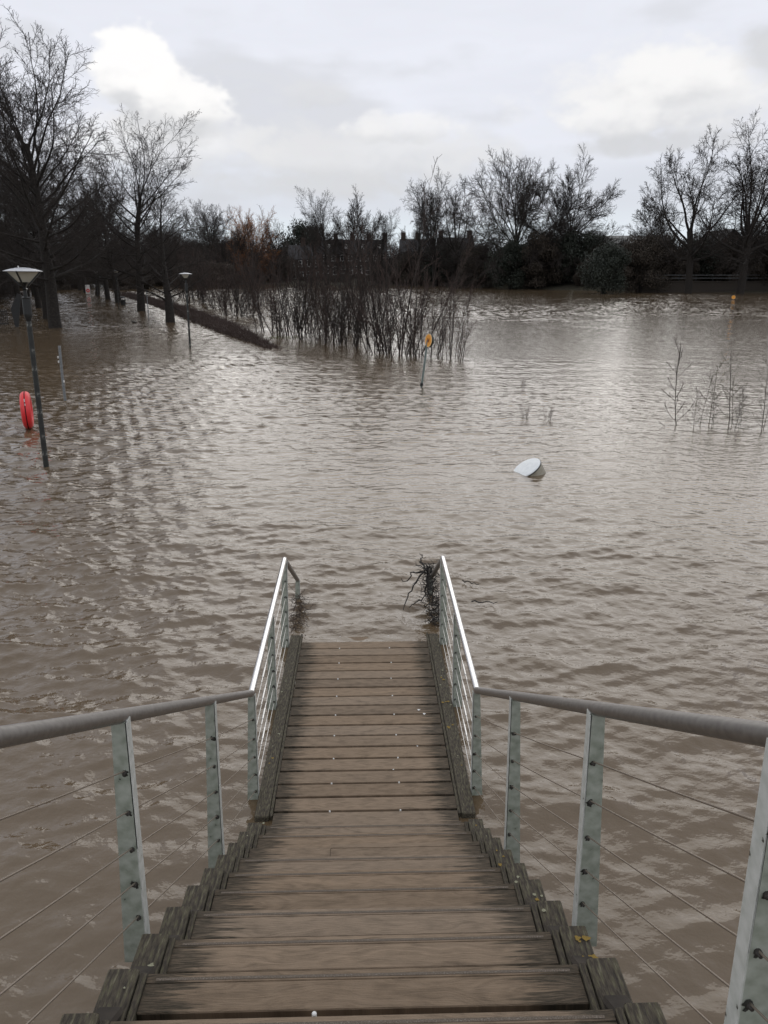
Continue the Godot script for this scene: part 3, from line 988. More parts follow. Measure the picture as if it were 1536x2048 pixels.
var protos := {}
func make_protos() -> void:
	var lime := {"H": 17.0, "trunk": 0.60, "rad": 0.36, "rm": [0.05, 0.018, 0.011, 0.008, 0.006], "seg": [12, 9, 6, 3, 2], "sides": [10, 6, 4, 3, 3], "tip": [0.32, 0.08, 0.2, 0.4, 0.6],
		"wig": [0.04, 0.085, 0.11, 0.13, 0.15], "up": [0.02, 0.05, 0.03, 0.015, 0.0], "n": [36, 13, 9, 5], "t0": [0.32, 0.18, 0.15, 0.12], "ang": [Vector2(82, 12), Vector2(42, 32), Vector2(42, 34), Vector2(40, 36)],
		"ratio": [0.3, 0.42, 0.48, 0.55], "rr": [0.44, 0.40, 0.5, 0.7], "woodlv": 1, "env": curve([[0, 0.27], [0.4, 0.33], [0.8, 0.37], [1, 0.40]]), "short": 0.55, "apow": 1.25}
	protos.lime = tree_proto(101, lime)
	var lime2 := lime.duplicate()
	lime2.env = curve([[0, 0.25], [0.4, 0.29], [0.8, 0.34], [1, 0.41]])
	lime2.n = [34, 13, 9, 5]
	protos.lime2 = tree_proto(117, lime2)
	# broad round crown, many ascending limbs from a short bole
	var round_ := {"H": 20.0, "trunk": 0.40, "rad": 0.55, "rm": [0.05, 0.045, 0.028, 0.020, 0.015], "seg": [6, 8, 6, 4, 1], "sides": [10, 7, 4, 3, 3], "tip": [0.75, 0.10, 0.18, 0.4, 0.6],
		"wig": [0.03, 0.07, 0.10, 0.11, 0.12], "up": [0.0, 0.012, 0.014, 0.0, 0.0], "n": [30, 13, 10, 6], "t0": [0.55, 0.26, 0.18, 0.12], "ang": [Vector2(98, 4), Vector2(36, 28), Vector2(38, 30), Vector2(38, 34)],
		"ratio": [2.6, 0.46, 0.48, 0.6], "rr": [0.32, 0.36, 0.45, 0.7], "woodlv": 1, "env": curve([[0, 0.50], [0.5, 0.56], [1, 0.54]]), "short": 0.62, "apow": 1.7}
	protos.round = tree_proto(203, round_, "bark_green", "twig")
	var round2 := round_.duplicate()
	round2.n = [26, 13, 10, 6]
	protos.round2 = tree_proto(219, round2, "bark", "twig")
	# tall and open with few heavy limbs
	var open := {"H": 23.0, "trunk": 0.40, "rad": 0.62, "rm": [0.05, 0.05, 0.030, 0.021, 0.015], "seg": [6, 11, 8, 4, 1], "sides": [10, 7, 5, 3, 3], "tip": [0.8, 0.12, 0.18, 0.4, 0.6],
		"wig": [0.04, 0.11, 0.14, 0.15, 0.15], "up": [0.0, 0.04, 0.02, -0.01, -0.04], "n": [15, 13, 10, 6], "t0": [0.55, 0.24, 0.18, 0.12], "ang": [Vector2(82, 6), Vector2(48, 34), Vector2(46, 38), Vector2(42, 36)],
		"ratio": [2.2, 0.42, 0.44, 0.6], "rr": [0.46, 0.38, 0.5, 0.65], "woodlv": 2, "env": curve([[0, 0.44], [0.5, 0.55], [1, 0.56]]), "short": 0.62, "apow": 1.5}
	protos.open = tree_proto(307, open)
	var open2 := open.duplicate()
	open2.n = [11, 14, 10, 6]
	protos.open2 = tree_proto(331, open2)
	# slight young tree
	var young := {"H": 9.0, "trunk": 0.92, "rad": 0.50, "rm": [0.016, 0.012, 0.009, 0.007], "seg": [10, 6, 4, 2], "sides": [8, 5, 3, 3], "tip": [0.05, 0.12, 0.25, 0.4],
		"wig": [0.05, 0.10, 0.14, 0.18], "up": [0.02, 0.05, 0.02, 0.0], "n": [30, 11, 7], "t0": [0.24, 0.2, 0.15], "ang": [Vector2(74, 32), Vector2(42, 32), Vector2(40, 36)], "tp": 0.6,
		"ratio": [0.3, 0.44, 0.5], "rr": [0.26, 0.5, 0.6], "woodlv": 1, "env": curve([[0, 0.48], [0.4, 0.36], [1, 0.12]])}
	protos.young = tree_proto(401, young, "bark", "twig")
	var pale := young.duplicate()
	pale.rad = 0.18
	pale.rm = [0.02, 0.016, 0.012, 0.010]
	pale.n = [36, 13, 8]
	pale.env = curve([[0, 0.34], [0.4, 0.36], [1, 0.14]])
	protos.pale = tree_proto(405, pale, "bark", "twig_grey")
	var wil := pale.duplicate()
	wil.trunk = 0.5
	wil.n = [44, 18, 9]
	wil.env = curve([[0, 0.36], [0.5, 0.46], [1, 0.44]])
	protos.willow = tree_proto(411, wil, "bark", "twig_orange")
	# riverside willow scrub: many wands from one stool
	var wand := {"H": 4.6, "trunk": 0.92, "rad": 0.027, "rm": [0.007, 0.0058, 0.0045], "stems": 20, "spread": 0.46, "foot": 0.65, "seg": [6, 4, 2], "sides": [5, 3, 3], "tip": [0.2, 0.3, 0.5],
		"wig": [0.10, 0.11, 0.13], "up": [0.06, 0.08, 0.03], "n": [14, 7], "t0": [0.22, 0.2], "ang": [Vector2(34, 24), Vector2(34, 28)], "ratio": [0.30, 0.40], "rr": [0.5, 0.6], "woodlv": 0}
	protos.wand = tree_proto(501, wand, "twig", "twig_red")
	var wand2 := wand.duplicate()
	wand2.stems = 11
	wand2.spread = 0.5
	protos.wand2 = tree_proto(511, wand2, "twig", "twig_red")
	var wand3 := wand.duplicate()
	wand3.stems = 20
	wand3.spread = 0.26
	protos.wand3 = tree_proto(521, wand3, "twig", "twig")
	for k in ["wand", "wand2", "wand3"]:
		protos[k].get_node("trunk").name = "stems"
		protos[k].get_node("crown").name = "twigs"
		protos[k].set_meta("category", "shrub")
	# saplings in the water at the right
	var sap := {"H": 2.0, "trunk": 0.95, "rad": 0.016, "rm": [0.007, 0.005, 0.004], "stems": 1, "seg": [8, 4, 2], "sides": [5, 3, 3], "tip": [0.2, 0.3, 0.5],
		"wig": [0.05, 0.07, 0.1], "up": [0.03, 0.10, 0.04], "n": [14, 3], "t0": [0.40, 0.3], "ang": [Vector2(58, 36), Vector2(36, 30)], "ratio": [0.26, 0.35], "rr": [0.45, 0.6], "woodlv": 0}
	protos.sap = tree_proto(601, sap, "twig", "twig")
	sap = sap.duplicate()
	sap.H = 1.6
	protos.sap2 = tree_proto(607, sap, "twig", "twig", Vector3(-0.25, 0, 0))
	for k in ["sap", "sap2"]:
		protos[k].get_node("trunk").name = "stem"
		protos[k].get_node("crown").name = "twigs"
		protos[k].set_meta("category", "sapling")
	# evergreen shrubs
	for i in 3:
		var t := Node3D.new()
		var tm := MB.new()
		for k in 4:
			var a := k * 1.7 + i
			tm.tube(PackedVector3Array([Vector3(cos(a) * 0.25, -1.2, sin(a) * 0.25), Vector3(cos(a) * 0.3, 1.0, sin(a) * 0.3), Vector3(cos(a) * 1.0, 3.2, sin(a) * 1.0)]), PackedFloat32Array([0.22, 0.16, 0.07]), 7)
		part(t, "stems", tm.mesh(M.bark))
		part(t, "foliage", leaf_mesh(700 + i, 7.0, 8.5 - i, 15000, 0.15, ["holly", "brownleaf", "brownleaf"][i], 0.10))
		t.set_meta("category", "shrub")
		protos["bush%d" % i] = t

func plant(kind: String, called: String, at: Vector3, s: float, turn: float, label: String, group := "", wide := 1.0) -> Node3D:
	var o := copy(protos[kind], called, at, label, turn, Vector3(s * wide, s, s * wide))
	if group: o.set_meta("group", group)
	return o

func place(x: float, z: float, lo: float, hi: float) -> Transform3D:
	return Transform3D(Basis(Vector3.UP, rng.randf() * TAU).scaled(Vector3.ONE * rng.randf_range(lo, hi)), Vector3(x, maxf(ground_h(x, z), -0.6) - 0.4, z))

func mass(called: String, proto: String, child: String, tr: Array, label: String, category: String) -> void:
	var mm := MultiMesh.new()
	mm.transform_format = MultiMesh.TRANSFORM_3D
	mm.mesh = (protos[proto].get_node(child) as MeshInstance3D).mesh
	mm.instance_count = tr.size()
	for i in tr.size(): mm.set_instance_transform(i, tr[i])
	var mi := MultiMeshInstance3D.new()
	mi.name = called
	mi.multimesh = mm
	add_child(mi)
	tag(mi, label, category, "", "stuff")

func make_trees() -> void:
	var A := "lime trees lining the flooded walk"
	var tallest := plant("lime", "lime_tree", Vector3(-19.4, 0, -51.1), 1.04, 0.4, "tallest bare lime tree at the left, behind the near street lamp", A, 1.18)
	tallest.rotation.z = -0.11
	plant("lime2", "lime_tree", Vector3(-23.9, 0, -61.2), 0.94, 2.1, "bare lime tree just behind the tallest one, beside the iron railings", A, 1.18)
	plant("lime2", "lime_tree", Vector3(-20.3, 0, -73.7), 0.98, 4.0, "bare lime tree with pointed crown, second trunk from the bend of the hedge", A, 1.18)
	plant("lime", "lime_tree", Vector3(-28.2, 0, -93.2), 0.95, 5.2, "bare lime tree standing beside the litter bin on the flooded walk", A, 1.18)
	plant("lime2", "lime_tree", Vector3(-33.0, 0, -105.0), 0.9, 1.2, "slim lime trunk fourth along the hedge side of the walk", A, 1.18)
	plant("lime", "lime_tree", Vector3(-40.0, 0, -122.0), 0.9, 3.2, "far lime trunk next to the red and white board", A, 1.18)
	plant("lime2", "lime_tree", Vector3(-47.0, 0, -138.0), 0.95, 0.3, "far lime trunk left of the red and white board", A, 1.18)
	plant("lime", "lime_tree", Vector3(-55.0, 0, -158.0), 0.9, 2.7, "farthest lime trunk at the end of the walk", A, 1.18)
	plant("young", "ornamental_tree", Vector3(-13.6, 0, -56.6), 0.98, 1.0, "small bare tree with thick trunk beside the second street lamp", "")
	var g := "bare trees on the left bank"
	var left := [[-28.6, -68.0, 0.86, "lime"], [-32.0, -80.0, 0.9, "lime2"], [-38.0, -92.0, 0.95, "lime"], [-43.0, -108.0, 1.0, "lime2"], [-29.5, -60.0, 0.75, "lime2"], [-50.0, -124.0, 1.0, "lime"]]
	var ll := ["bare tree on the left bank right behind the iron railings", "second bare tree along the left bank of the walk", "third bare tree along the left bank of the walk", "fourth bare tree along the left bank of the walk", "bare tree at the picture's left edge above the railings", "last bare tree along the left bank of the walk"]
	for i in left.size():
		plant(left[i][3], "bank_tree", Vector3(left[i][0], 0.2, left[i][1]), left[i][2], i * 1.3, ll[i], g)
	# dense wood behind, read as one mass
	rng.seed = 8
	var tr := []
	for i in 40:
		var z := -66.0 - i * 3.2
		var x := shore_x(z) - rng.randf_range(1.0, 16.0)
		tr.append(place(x, z, 0.40, 0.62))
	for i in 46:      # closing the end of the walk
		var z := -165.0 - rng.randf() * 100.0
		var x := -120.0 + i * 1.9
		tr.append(place(x, z, 0.55, 0.85))
	mass("woodland", "round2", "crown", tr, "dark mass of bare woodland behind the lime walk at left", "woodland")
	# dark understorey left
	rng.seed = 15
	tr = []
	for i in 44:
		var z := -60.0 - i * 3.4
		var x := shore_x(z) - rng.randf_range(1.5, 8.0)
		tr.append(place(x, z, 0.45, 0.9))
	for i in 40:
		tr.append(place(-125.0 + i * 2.4, -160.0 - rng.randf() * 60.0, 0.6, 1.1))
	mass("understorey", "bush2", "foliage", tr, "dark tangled understorey along the foot of the left wood", "undergrowth")
	# scrub and woodland backing the far bank
	tr = []
	rng.seed = 16
	for i in 120:
		var x := -62.0 + i * 1.45
		var z := shore_z(x) - rng.randf_range(4.0, 16.0)
		tr.append(place(x, z, 0.22, 0.34) if x > -22.0 and x < 8.0 else place(x, z, 0.65, 1.15))
	mass("bank_scrub", "bush2", "foliage", tr, "continuous dark scrub along the foot of the far bank", "undergrowth")
	tr = []
	for i in 74:
		var x := -75.0 + i * 2.5
		var z := shore_z(x) - rng.randf_range(8.0, 34.0)
		if x < -23.0 or x > 9.0: tr.append(place(x, z, 0.38, 0.66))
	mass("bank_thicket", "round2", "crown", tr, "brown thicket of low bare trees along the far bank", "thicket")
	# far bank, left to right: [kind, x, z, scale, turn, wide, label]
	var F := "bare trees on the far bank"
	var far := [
		["round", -46.0, -250.0, 1.08, 0.3, 0.95, "rounded grey tree far off, left of the orange willow"],
		["round2", -64.0, -262.0, 0.86, 1.9, 1.0, "low bare tree half hidden behind the lime walk's right end"],
		["willow", -32.0, -236.0, 2.5, 0.9, 0.9, "willow with a glowing orange brown crown far off"],
		["lime2", -9.5, -214.0, 1.46, 0.5, 1.0, "tall bare tree in front of the terraced houses, left one"],
		["round2", -1.0, -218.0, 1.12, 2.9, 0.85, "bare round tree in front of the terraced houses, right one"],
		["open", 17.5, -196.0, 1.1, 4.6, 0.8, "tall open bare tree above the dark slate roof, left one"],
		["open2", 22.5, -190.0, 1.06, 1.2, 0.9, "tall open bare tree above the dark slate roof, right one"],
		["round", 32.5, -172.0, 1.30, 0.2, 0.92, "largest round crowned bare tree on the far bank"],
		["round2", 42.5, -170.0, 1.16, 3.3, 0.92, "broad bare tree just right of the largest round crowned one"],
		["lime", -14.5, -228.0, 1.2, 2.2, 0.9, "bare tree before the left end of the terraced houses"],
		["lime2", 5.0, -222.0, 1.15, 3.4, 0.9, "bare tree before the right end of the terraced houses"],
		["lime", -24.0, -236.0, 1.05, 0.2, 1.0, "bare tree between the orange willow and the terraced houses"],
		["pale", 57.0, -158.0, 1.75, 0.6, 1.1, "slight pale bare tree above the low pale roof"],
		["pale", 47.0, -163.0, 1.05, 2.6, 1.0, "thin low tree beside the end of the low pale roof"],
		["open2", 54.2, -133.0, 1.10, 0.3, 0.85, "tall bare tree at right, left of the tallest right hand one"],
		["open", 61.5, -130.0, 1.12, 2.0, 0.9, "tallest bare tree at the picture's right, spreading heavy limbs"],
		["open2", 69.0, -133.0, 1.08, 3.9, 0.9, "tall bare tree cut by the picture's right edge"],
	]
	for f in far:
		plant(f[0], "bare_tree", Vector3(f[1], maxf(ground_h(f[1], f[2]), -0.2), f[2]), f[3], f[4], f[6], F, f[5])
	# leaning tree over the roofs
	var lean := plant("open", "leaning_tree", Vector3(13.0, 0.4, -200.0), 0.98, 2.2, "bare tree leaning left over the dark slate roof", F, 0.5)
	lean.rotation.z = 0.16
	# evergreen shrubs along the far bank
	var S := "evergreen shrubs on the far bank"
	var sh := [
		["bush0", 39.5, -131.5, 1.08, 1.0, "rounded dark green shrub standing in water on two trunks"],
		["bush1", 48.0, -139.0, 1.25, 2.0, "spreading dark shrub trailing twigs into the water, left of the far wall"],
		["bush0", 31.0, -168.0, 1.3, 0.5, "dark evergreen shrub under the largest round crowned tree"],
		["bush1", 37.0, -166.0, 1.45, 2.5, "dark evergreen shrub between the two broad crowned trees"],
		["bush0", 43.5, -163.0, 1.4, 4.5, "dark evergreen shrub behind the shrub on two trunks"],
		["bush2", 25.0, -182.0, 1.25, 1.5, "brownish shrub left of the largest round crowned tree"],
		["bush0", 19.0, -205.0, 1.35, 3.0, "dark evergreen below the slate roof's right end"],
		["bush1", 13.0, -212.0, 1.15, 1.0, "dark evergreen below the slate roof's left end"],
		["bush2", 69.0, -141.5, 1.25, 2.0, "brown shrub at the far waterline near the right edge"],
		["bush1", 78.0, -129.0, 1.35, 0.0, "dark shrub at the far right edge of the picture"],
		["bush1", 55.0, -150.0, 1.25, 1.0, "dark shrub below the low pale roof, left end"],
		["bush0", 62.0, -149.0, 1.15, 3.0, "dark shrub below the low pale roof, right end"],
		["bush2", -23.5, -242.0, 0.9, 1.0, "brown shrub left of the terraced houses"],
		["bush1", -27.0, -262.0, 1.25, 2.0, "dark shrub below the orange willow"],
		["bush2", -44.0, -270.0, 1.3, 2.4, "brown shrub below the rounded grey tree"],
		["bush0", -20.0, -285.0, 2.4, 0.3, "tall dark evergreen right of the orange willow"],
		["bush2", 4.0, -226.0, 0.7, 0.9, "low brown shrub in front of the terraced houses"],
	]
	for f in sh:
		plant(f[0], "evergreen_shrub", Vector3(f[1], maxf(ground_h(f[1], f[2]), -0.1), f[2]), f[3], f[4], f[5], S)
	# willow scrub in the water, middle distance: [kind, x, z, scale, label]
	var W := "willow scrub standing in the flood"
	var ws := [
		["wand2", 3.6, -32.2, 0.62, "rightmost sparse clump of willow stems leaning right"],
		["wand2", 2.75, -33.0, 0.66, "sparse willow stems right beside the yellow round sign"],
		["wand", 1.45, -33.8, 1.12, "nearest dense clump of tall willow stems left of the yellow sign"],
		["wand3", 0.7, -35.4, 0.86, "dense willow clump close behind the nearest one"],
		["wand3", -0.7, -38.4, 0.82, "willow clump in the middle of the thicket, upright stems"],
		["wand", -1.7, -39.8, 0.86, "willow clump left of the thicket's middle"],
		["wand3", -2.8, -41.8, 0.92, "willow clump behind the grassy islet"],
		["wand", -4.1, -44.5, 0.98, "willow clump at the left end of the main thicket"],
		["wand2", -5.4, -47.5, 0.9, "spreading willow clump leaning left toward the hedge"],
		["wand", -1.2, -47.0, 1.0, "willow clump at the back of the thicket"],
		["wand", -10.6, -66.5, 1.15, "separate reddish willow clump beyond the hedge"],
		["wand3", -9.2, -64.0, 0.95, "willow stems right of the separate clump beyond the hedge"],
		["wand", -14.0, -78.0, 1.3, "tall reddish scrub behind the second street lamp"],
		["wand", -11.0, -86.0, 1.2, "tall reddish scrub beyond the separate willow clump"],
		["wand3", -19.0, -92.0, 1.7, "tall dark scrub right of the lime walk"],
		["wand", -24.0, -112.0, 1.9, "scrub along the hedge's far stretch"],
	]
	for i in ws.size():
		var f: Array = ws[i]
		plant(f[0], "willow_shrub", Vector3(f[1], 0, f[2]), f[3] * (1.27 if i < 10 else 1.1), i * 1.9, f[4], W)
	# saplings at the right
	var G := "saplings standing in the water at right"
	var sp := [
		["sap2", 7.5, -17.5, 1.15, 0.0, "leftmost bent sapling of the right hand group"],
		["sap", 7.75, -17.6, 0.62, 1.0, "thin short sapling second from the left of its group"],
		["sap", 8.05, -17.7, 0.70, 2.0, "thin sapling third from the left of its group"],
		["sap", 8.42, -17.3, 0.86, 3.0, "tallest sapling with most side twigs in the right group"],
		["sap2", 8.30, -17.2, 0.62, 2.6, "short slanting sapling at the foot of the tallest one"],
		["sap", 8.62, -17.6, 0.55, 4.4, "short twiggy sapling right of the tallest one"],
		["sap", 9.0, -17.0, 0.80, 5.0, "sapling cut by the right edge of the picture"],
		["sap2", 8.95, -17.2, 0.7, 3.4, "low slanting sapling near the right edge"],
		["sap2", 7.62, -17.3, 0.55, 0.8, "low forked twig at the foot of the leftmost bent sapling"],
		["sap", 7.9, -17.25, 0.40, 1.6, "very short twiggy sapling in front of the third sapling"],
		["sap2", 8.2, -17.6, 0.5, 5.1, "low twig slanting right, behind the tallest sapling"],
		["sap", 8.52, -17.1, 0.45, 2.9, "very short sapling in front of the tallest one"],
		["sap2", 8.78, -17.4, 0.48, 0.4, "low twig between the tallest sapling and the right edge"],
	]
	for f in sp:
		plant(f[0], "sapling", Vector3(f[1], 0, f[2]), f[3], f[4], f[5], G)
	var tw := [[4.84, -23.5, 0.16, "drowned twig tip nearest the yellow sign"], [3.94, -18.6, 0.17, "drowned twig tip, left of the near pair"], [4.48, -18.5, 0.17, "drowned twig tip, right of the near pair"]]
	for i in tw.size():
		plant("wand2", "drowned_twigs", Vector3(tw[i][0], 0.0, tw[i][1]), tw[i][2] * 0.5, i * 2.0, tw[i][3], "drowned twigs poking from open water", 1.0)

# ---------------------------------------------------------------- hedge and grass
func make_hedge() -> void:
	var pl := [Vector3(-4.2, 0, -36.9), Vector3(-6.6, 0, -43.6), Vector3(-9.95, 0, -53.8), Vector3(-15.0, 0, -68.5), Vector3(-20.8, 0, -84.7), Vector3(-29.0, 0, -106.0), Vector3(-37.0, 0, -126.0)]
	var t := thing("hedge", pl[0], "long low brown hedge breaking the surface beside the flooded walk", "hedge")
	var mound := MB.new()
	var tw := MB.new()
	rng.seed = 33
	var c := Curve3D.new()
	for p in pl: c.add_point(p - pl[0])
	var L := c.get_baked_length()
	var n := 170
	var rings := 7
	var nz := FastNoiseLite.new()
	nz.frequency = 0.7
	for i in n + 1:
		var f := float(i) / n * L
		var p := c.sample_baked(f)
		var d := (c.sample_baked(minf(f + 0.3, L)) - c.sample_baked(maxf(f - 0.3, 0.0))).normalized()
		var sd := d.cross(Vector3.UP).normalized()
		var hh := 0.15 * smoothstep(0.0, 9.0, f) + 0.04 + 0.24 * nz.get_noise_1d(f * 2.0)
		var ww := 0.28 + 0.65 * smoothstep(0.0, 20.0, f) + 0.15 * nz.get_noise_1d(f + 90.0)
		for k in rings + 1:
			var a := PI * k / rings
			var q := p + sd * cos(a) * ww + Vector3(0, sin(a) * hh * (1.0 + 0.4 * nz.get_noise_2d(f * 3.0, k * 2.0)) - 0.03, 0)
			mound.v.append(q)
			mound.n.append((sd * cos(a) / ww + Vector3(0, sin(a) / maxf(hh, 0.05), 0)).normalized())
			mound.uv.append(Vector2(f, k))
		for k in 85:
			var a := rng.randf_range(0.15, PI - 0.15)
			var q := p + d * rng.randf_range(-0.4, 0.4) + sd * cos(a) * ww * 0.95 + Vector3(0, sin(a) * hh * 0.9 - 0.04, 0)
			var dv := (sd * cos(a) * 0.6 + Vector3(0, 0.7, 0) + Vector3(rng.randfn(), rng.randfn(), rng.randfn()) * 0.45).normalized()
			var l := rng.randf_range(0.10, 0.46) * (0.5 + 0.5 * smoothstep(0.0, 8.0, f))
			tw.tube(PackedVector3Array([q, q + dv * l * 0.6, q + (dv + Vector3(rng.randfn(), rng.randfn(), rng.randfn()) * 0.3) * l]), PackedFloat32Array([0.014, 0.010, 0.006]), 3)
	for i in n:
		for k in rings:
			var a := i * (rings + 1) + k
			mound.ix.append_array([a, a + 1, a + rings + 1, a + 1, a + rings + 2, a + rings + 1])
	fix(mound)
	part(t, "mound", mound.mesh(M.brush))
	var o := part(t, "twigs", tw.mesh(M.twig_red))
	o.set_meta("kind", "stuff")
	# sparse grass on the islet at the thicket's foot
	var gm := MB.new()
	for i in 900:
		var a := rng.randf() * TAU
		var rr := sqrt(rng.randf())
		var p := Vector3(cos(a) * rr * 1.5, -0.08, sin(a) * rr * 0.9)
		var dv := Vector3(rng.randfn() * 0.4, 1.0, rng.randfn() * 0.4).normalized()
		var l := rng.randf_range(0.10, 0.30) * (1.1 - rr * 0.5)
		var sd := Vector3(cos(a * 7.0), 0, sin(a * 7.0)) * 0.007
		gm.tri(p - sd, p + sd, p + dv * l, Vector3(0, 0.4, 0.9).normalized())
	solo("grass_tuft", gm.mesh(M.grass), Vector3(-4.2, 0, -43.2), "yellow green grass tuft at the foot of the willow thicket", "grass", "", "stuff")

# ---------------------------------------------------------------- street furniture
func make_lamps() -> void:
	var t := thing("street_lamp", Vector3(-5.86, 0, -14.08), "near street lamp with peeling dark post at the left", "street lamp", "lamps along the flooded walk")
	var mb := MB.new()
	mb.tube(PackedVector3Array([Vector3(0, -1.0, 0), Vector3(0, 0, 0), Vector3(0, 2.62, 0), Vector3(0, 2.95, 0)]), PackedFloat32Array([0.050, 0.048, 0.043, 0.040]), 16, true)
	part(t, "pole", mb.mesh(M.black_paint))
	mb = MB.new()
	mb.lathe(Vector3.ZERO, [Vector2(0.044, 2.58), Vector2(0.066, 2.66), Vector2(0.072, 2.70), Vector2(0.072, 2.96), Vector2(0.080, 2.97), Vector2(0.080, 2.985), Vector2(0.035, 2.99)], 14)
	part(t, "sleeve", mb.mesh(M.black_metal))
	mb = MB.new()
	mb.lathe(Vector3.ZERO, [Vector2(0.034, 2.98), Vector2(0.034, 3.10), Vector2(0.055, 3.12), Vector2(0.030, 3.14), Vector2(0.035, 3.16), Vector2(0.105, 3.225), Vector2(0.115, 3.235), Vector2(0.09, 3.236)], 4, Basis(Vector3.UP, PI / 4), true)
	part(t, "cup", mb.mesh(M.black_metal))
	# four sloping panes between ribs
	var b0 := 0.105
	var b1 := 0.275
	var y0 := 3.235
	var y1 := 3.405
	for k in 4:
		var a := PI / 4 + k * PI / 2 + 0.75
		var e0 := Vector3(cos(a), 0, sin(a))
		var e1 := Vector3(cos(a + PI / 2), 0, sin(a + PI / 2))
		var nr := (e0 + e1 - Vector3(0, 0.8, 0)).normalized()
		var pm := MB.new()
		pm.quad(e0 * b0 + Vector3(0, y0, 0), e1 * b0 + Vector3(0, y0, 0), e1 * b1 + Vector3(0, y1, 0), e0 * b1 + Vector3(0, y1, 0), nr)
		pm.quad((e0 * b0 + Vector3(0, y0, 0)) - nr * 0.004, (e1 * b0 + Vector3(0, y0, 0)) - nr * 0.004, (e1 * b1 + Vector3(0, y1, 0)) - nr * 0.004, (e0 * b1 + Vector3(0, y1, 0)) - nr * 0.004, -nr)
		part(t, "pane", pm.mesh(M.opal))
		var rb := MB.new()
		rb.bar(e0 * 0.060 + Vector3(0, 3.175, 0), e0 * (b1 + 0.022) + Vector3(0, y1 + 0.01, 0), 0.026, 0.026)
		part(t, "rib", rb.mesh(M.black_metal))
	mb = MB.new()
	mb.lathe(Vector3.ZERO, [Vector2(0.25, 3.405), Vector2(0.318, 3.412), Vector2(0.32, 3.418), Vector2(0.20, 3.452), Vector2(0.13, 3.462), Vector2(0.13, 3.468), Vector2(0.05, 3.475), Vector2(0.0, 3.476)], 8, Basis(Vector3.UP, 0.35), true)
	part(t, "canopy", mb.mesh(M.cap))
	mb = MB.new()
	mb.lathe(Vector3(-0.07, 3.462, 0), [Vector2(0.008, 0), Vector2(0.008, 0.02), Vector2(0.013, 0.026), Vector2(0.009, 0.038), Vector2(0, 0.04)], 8)
	part(t, "light_sensor", mb.mesh(M.white))
	t.rotation.z = -0.012
	copy(t, "street_lamp", Vector3(-8.17, -0.1, -37.5), "second street lamp, standing beside the low hedge", 0.9)
	copy(t, "street_lamp", Vector3(-23.5, 0.1, -77.8), "third street lamp, thin and dark among the lime trunks", 0.3)
	copy(t, "street_lamp", Vector3(-35.0, 0.0, -107.2), "fourth street lamp far along the flooded walk", 1.3)

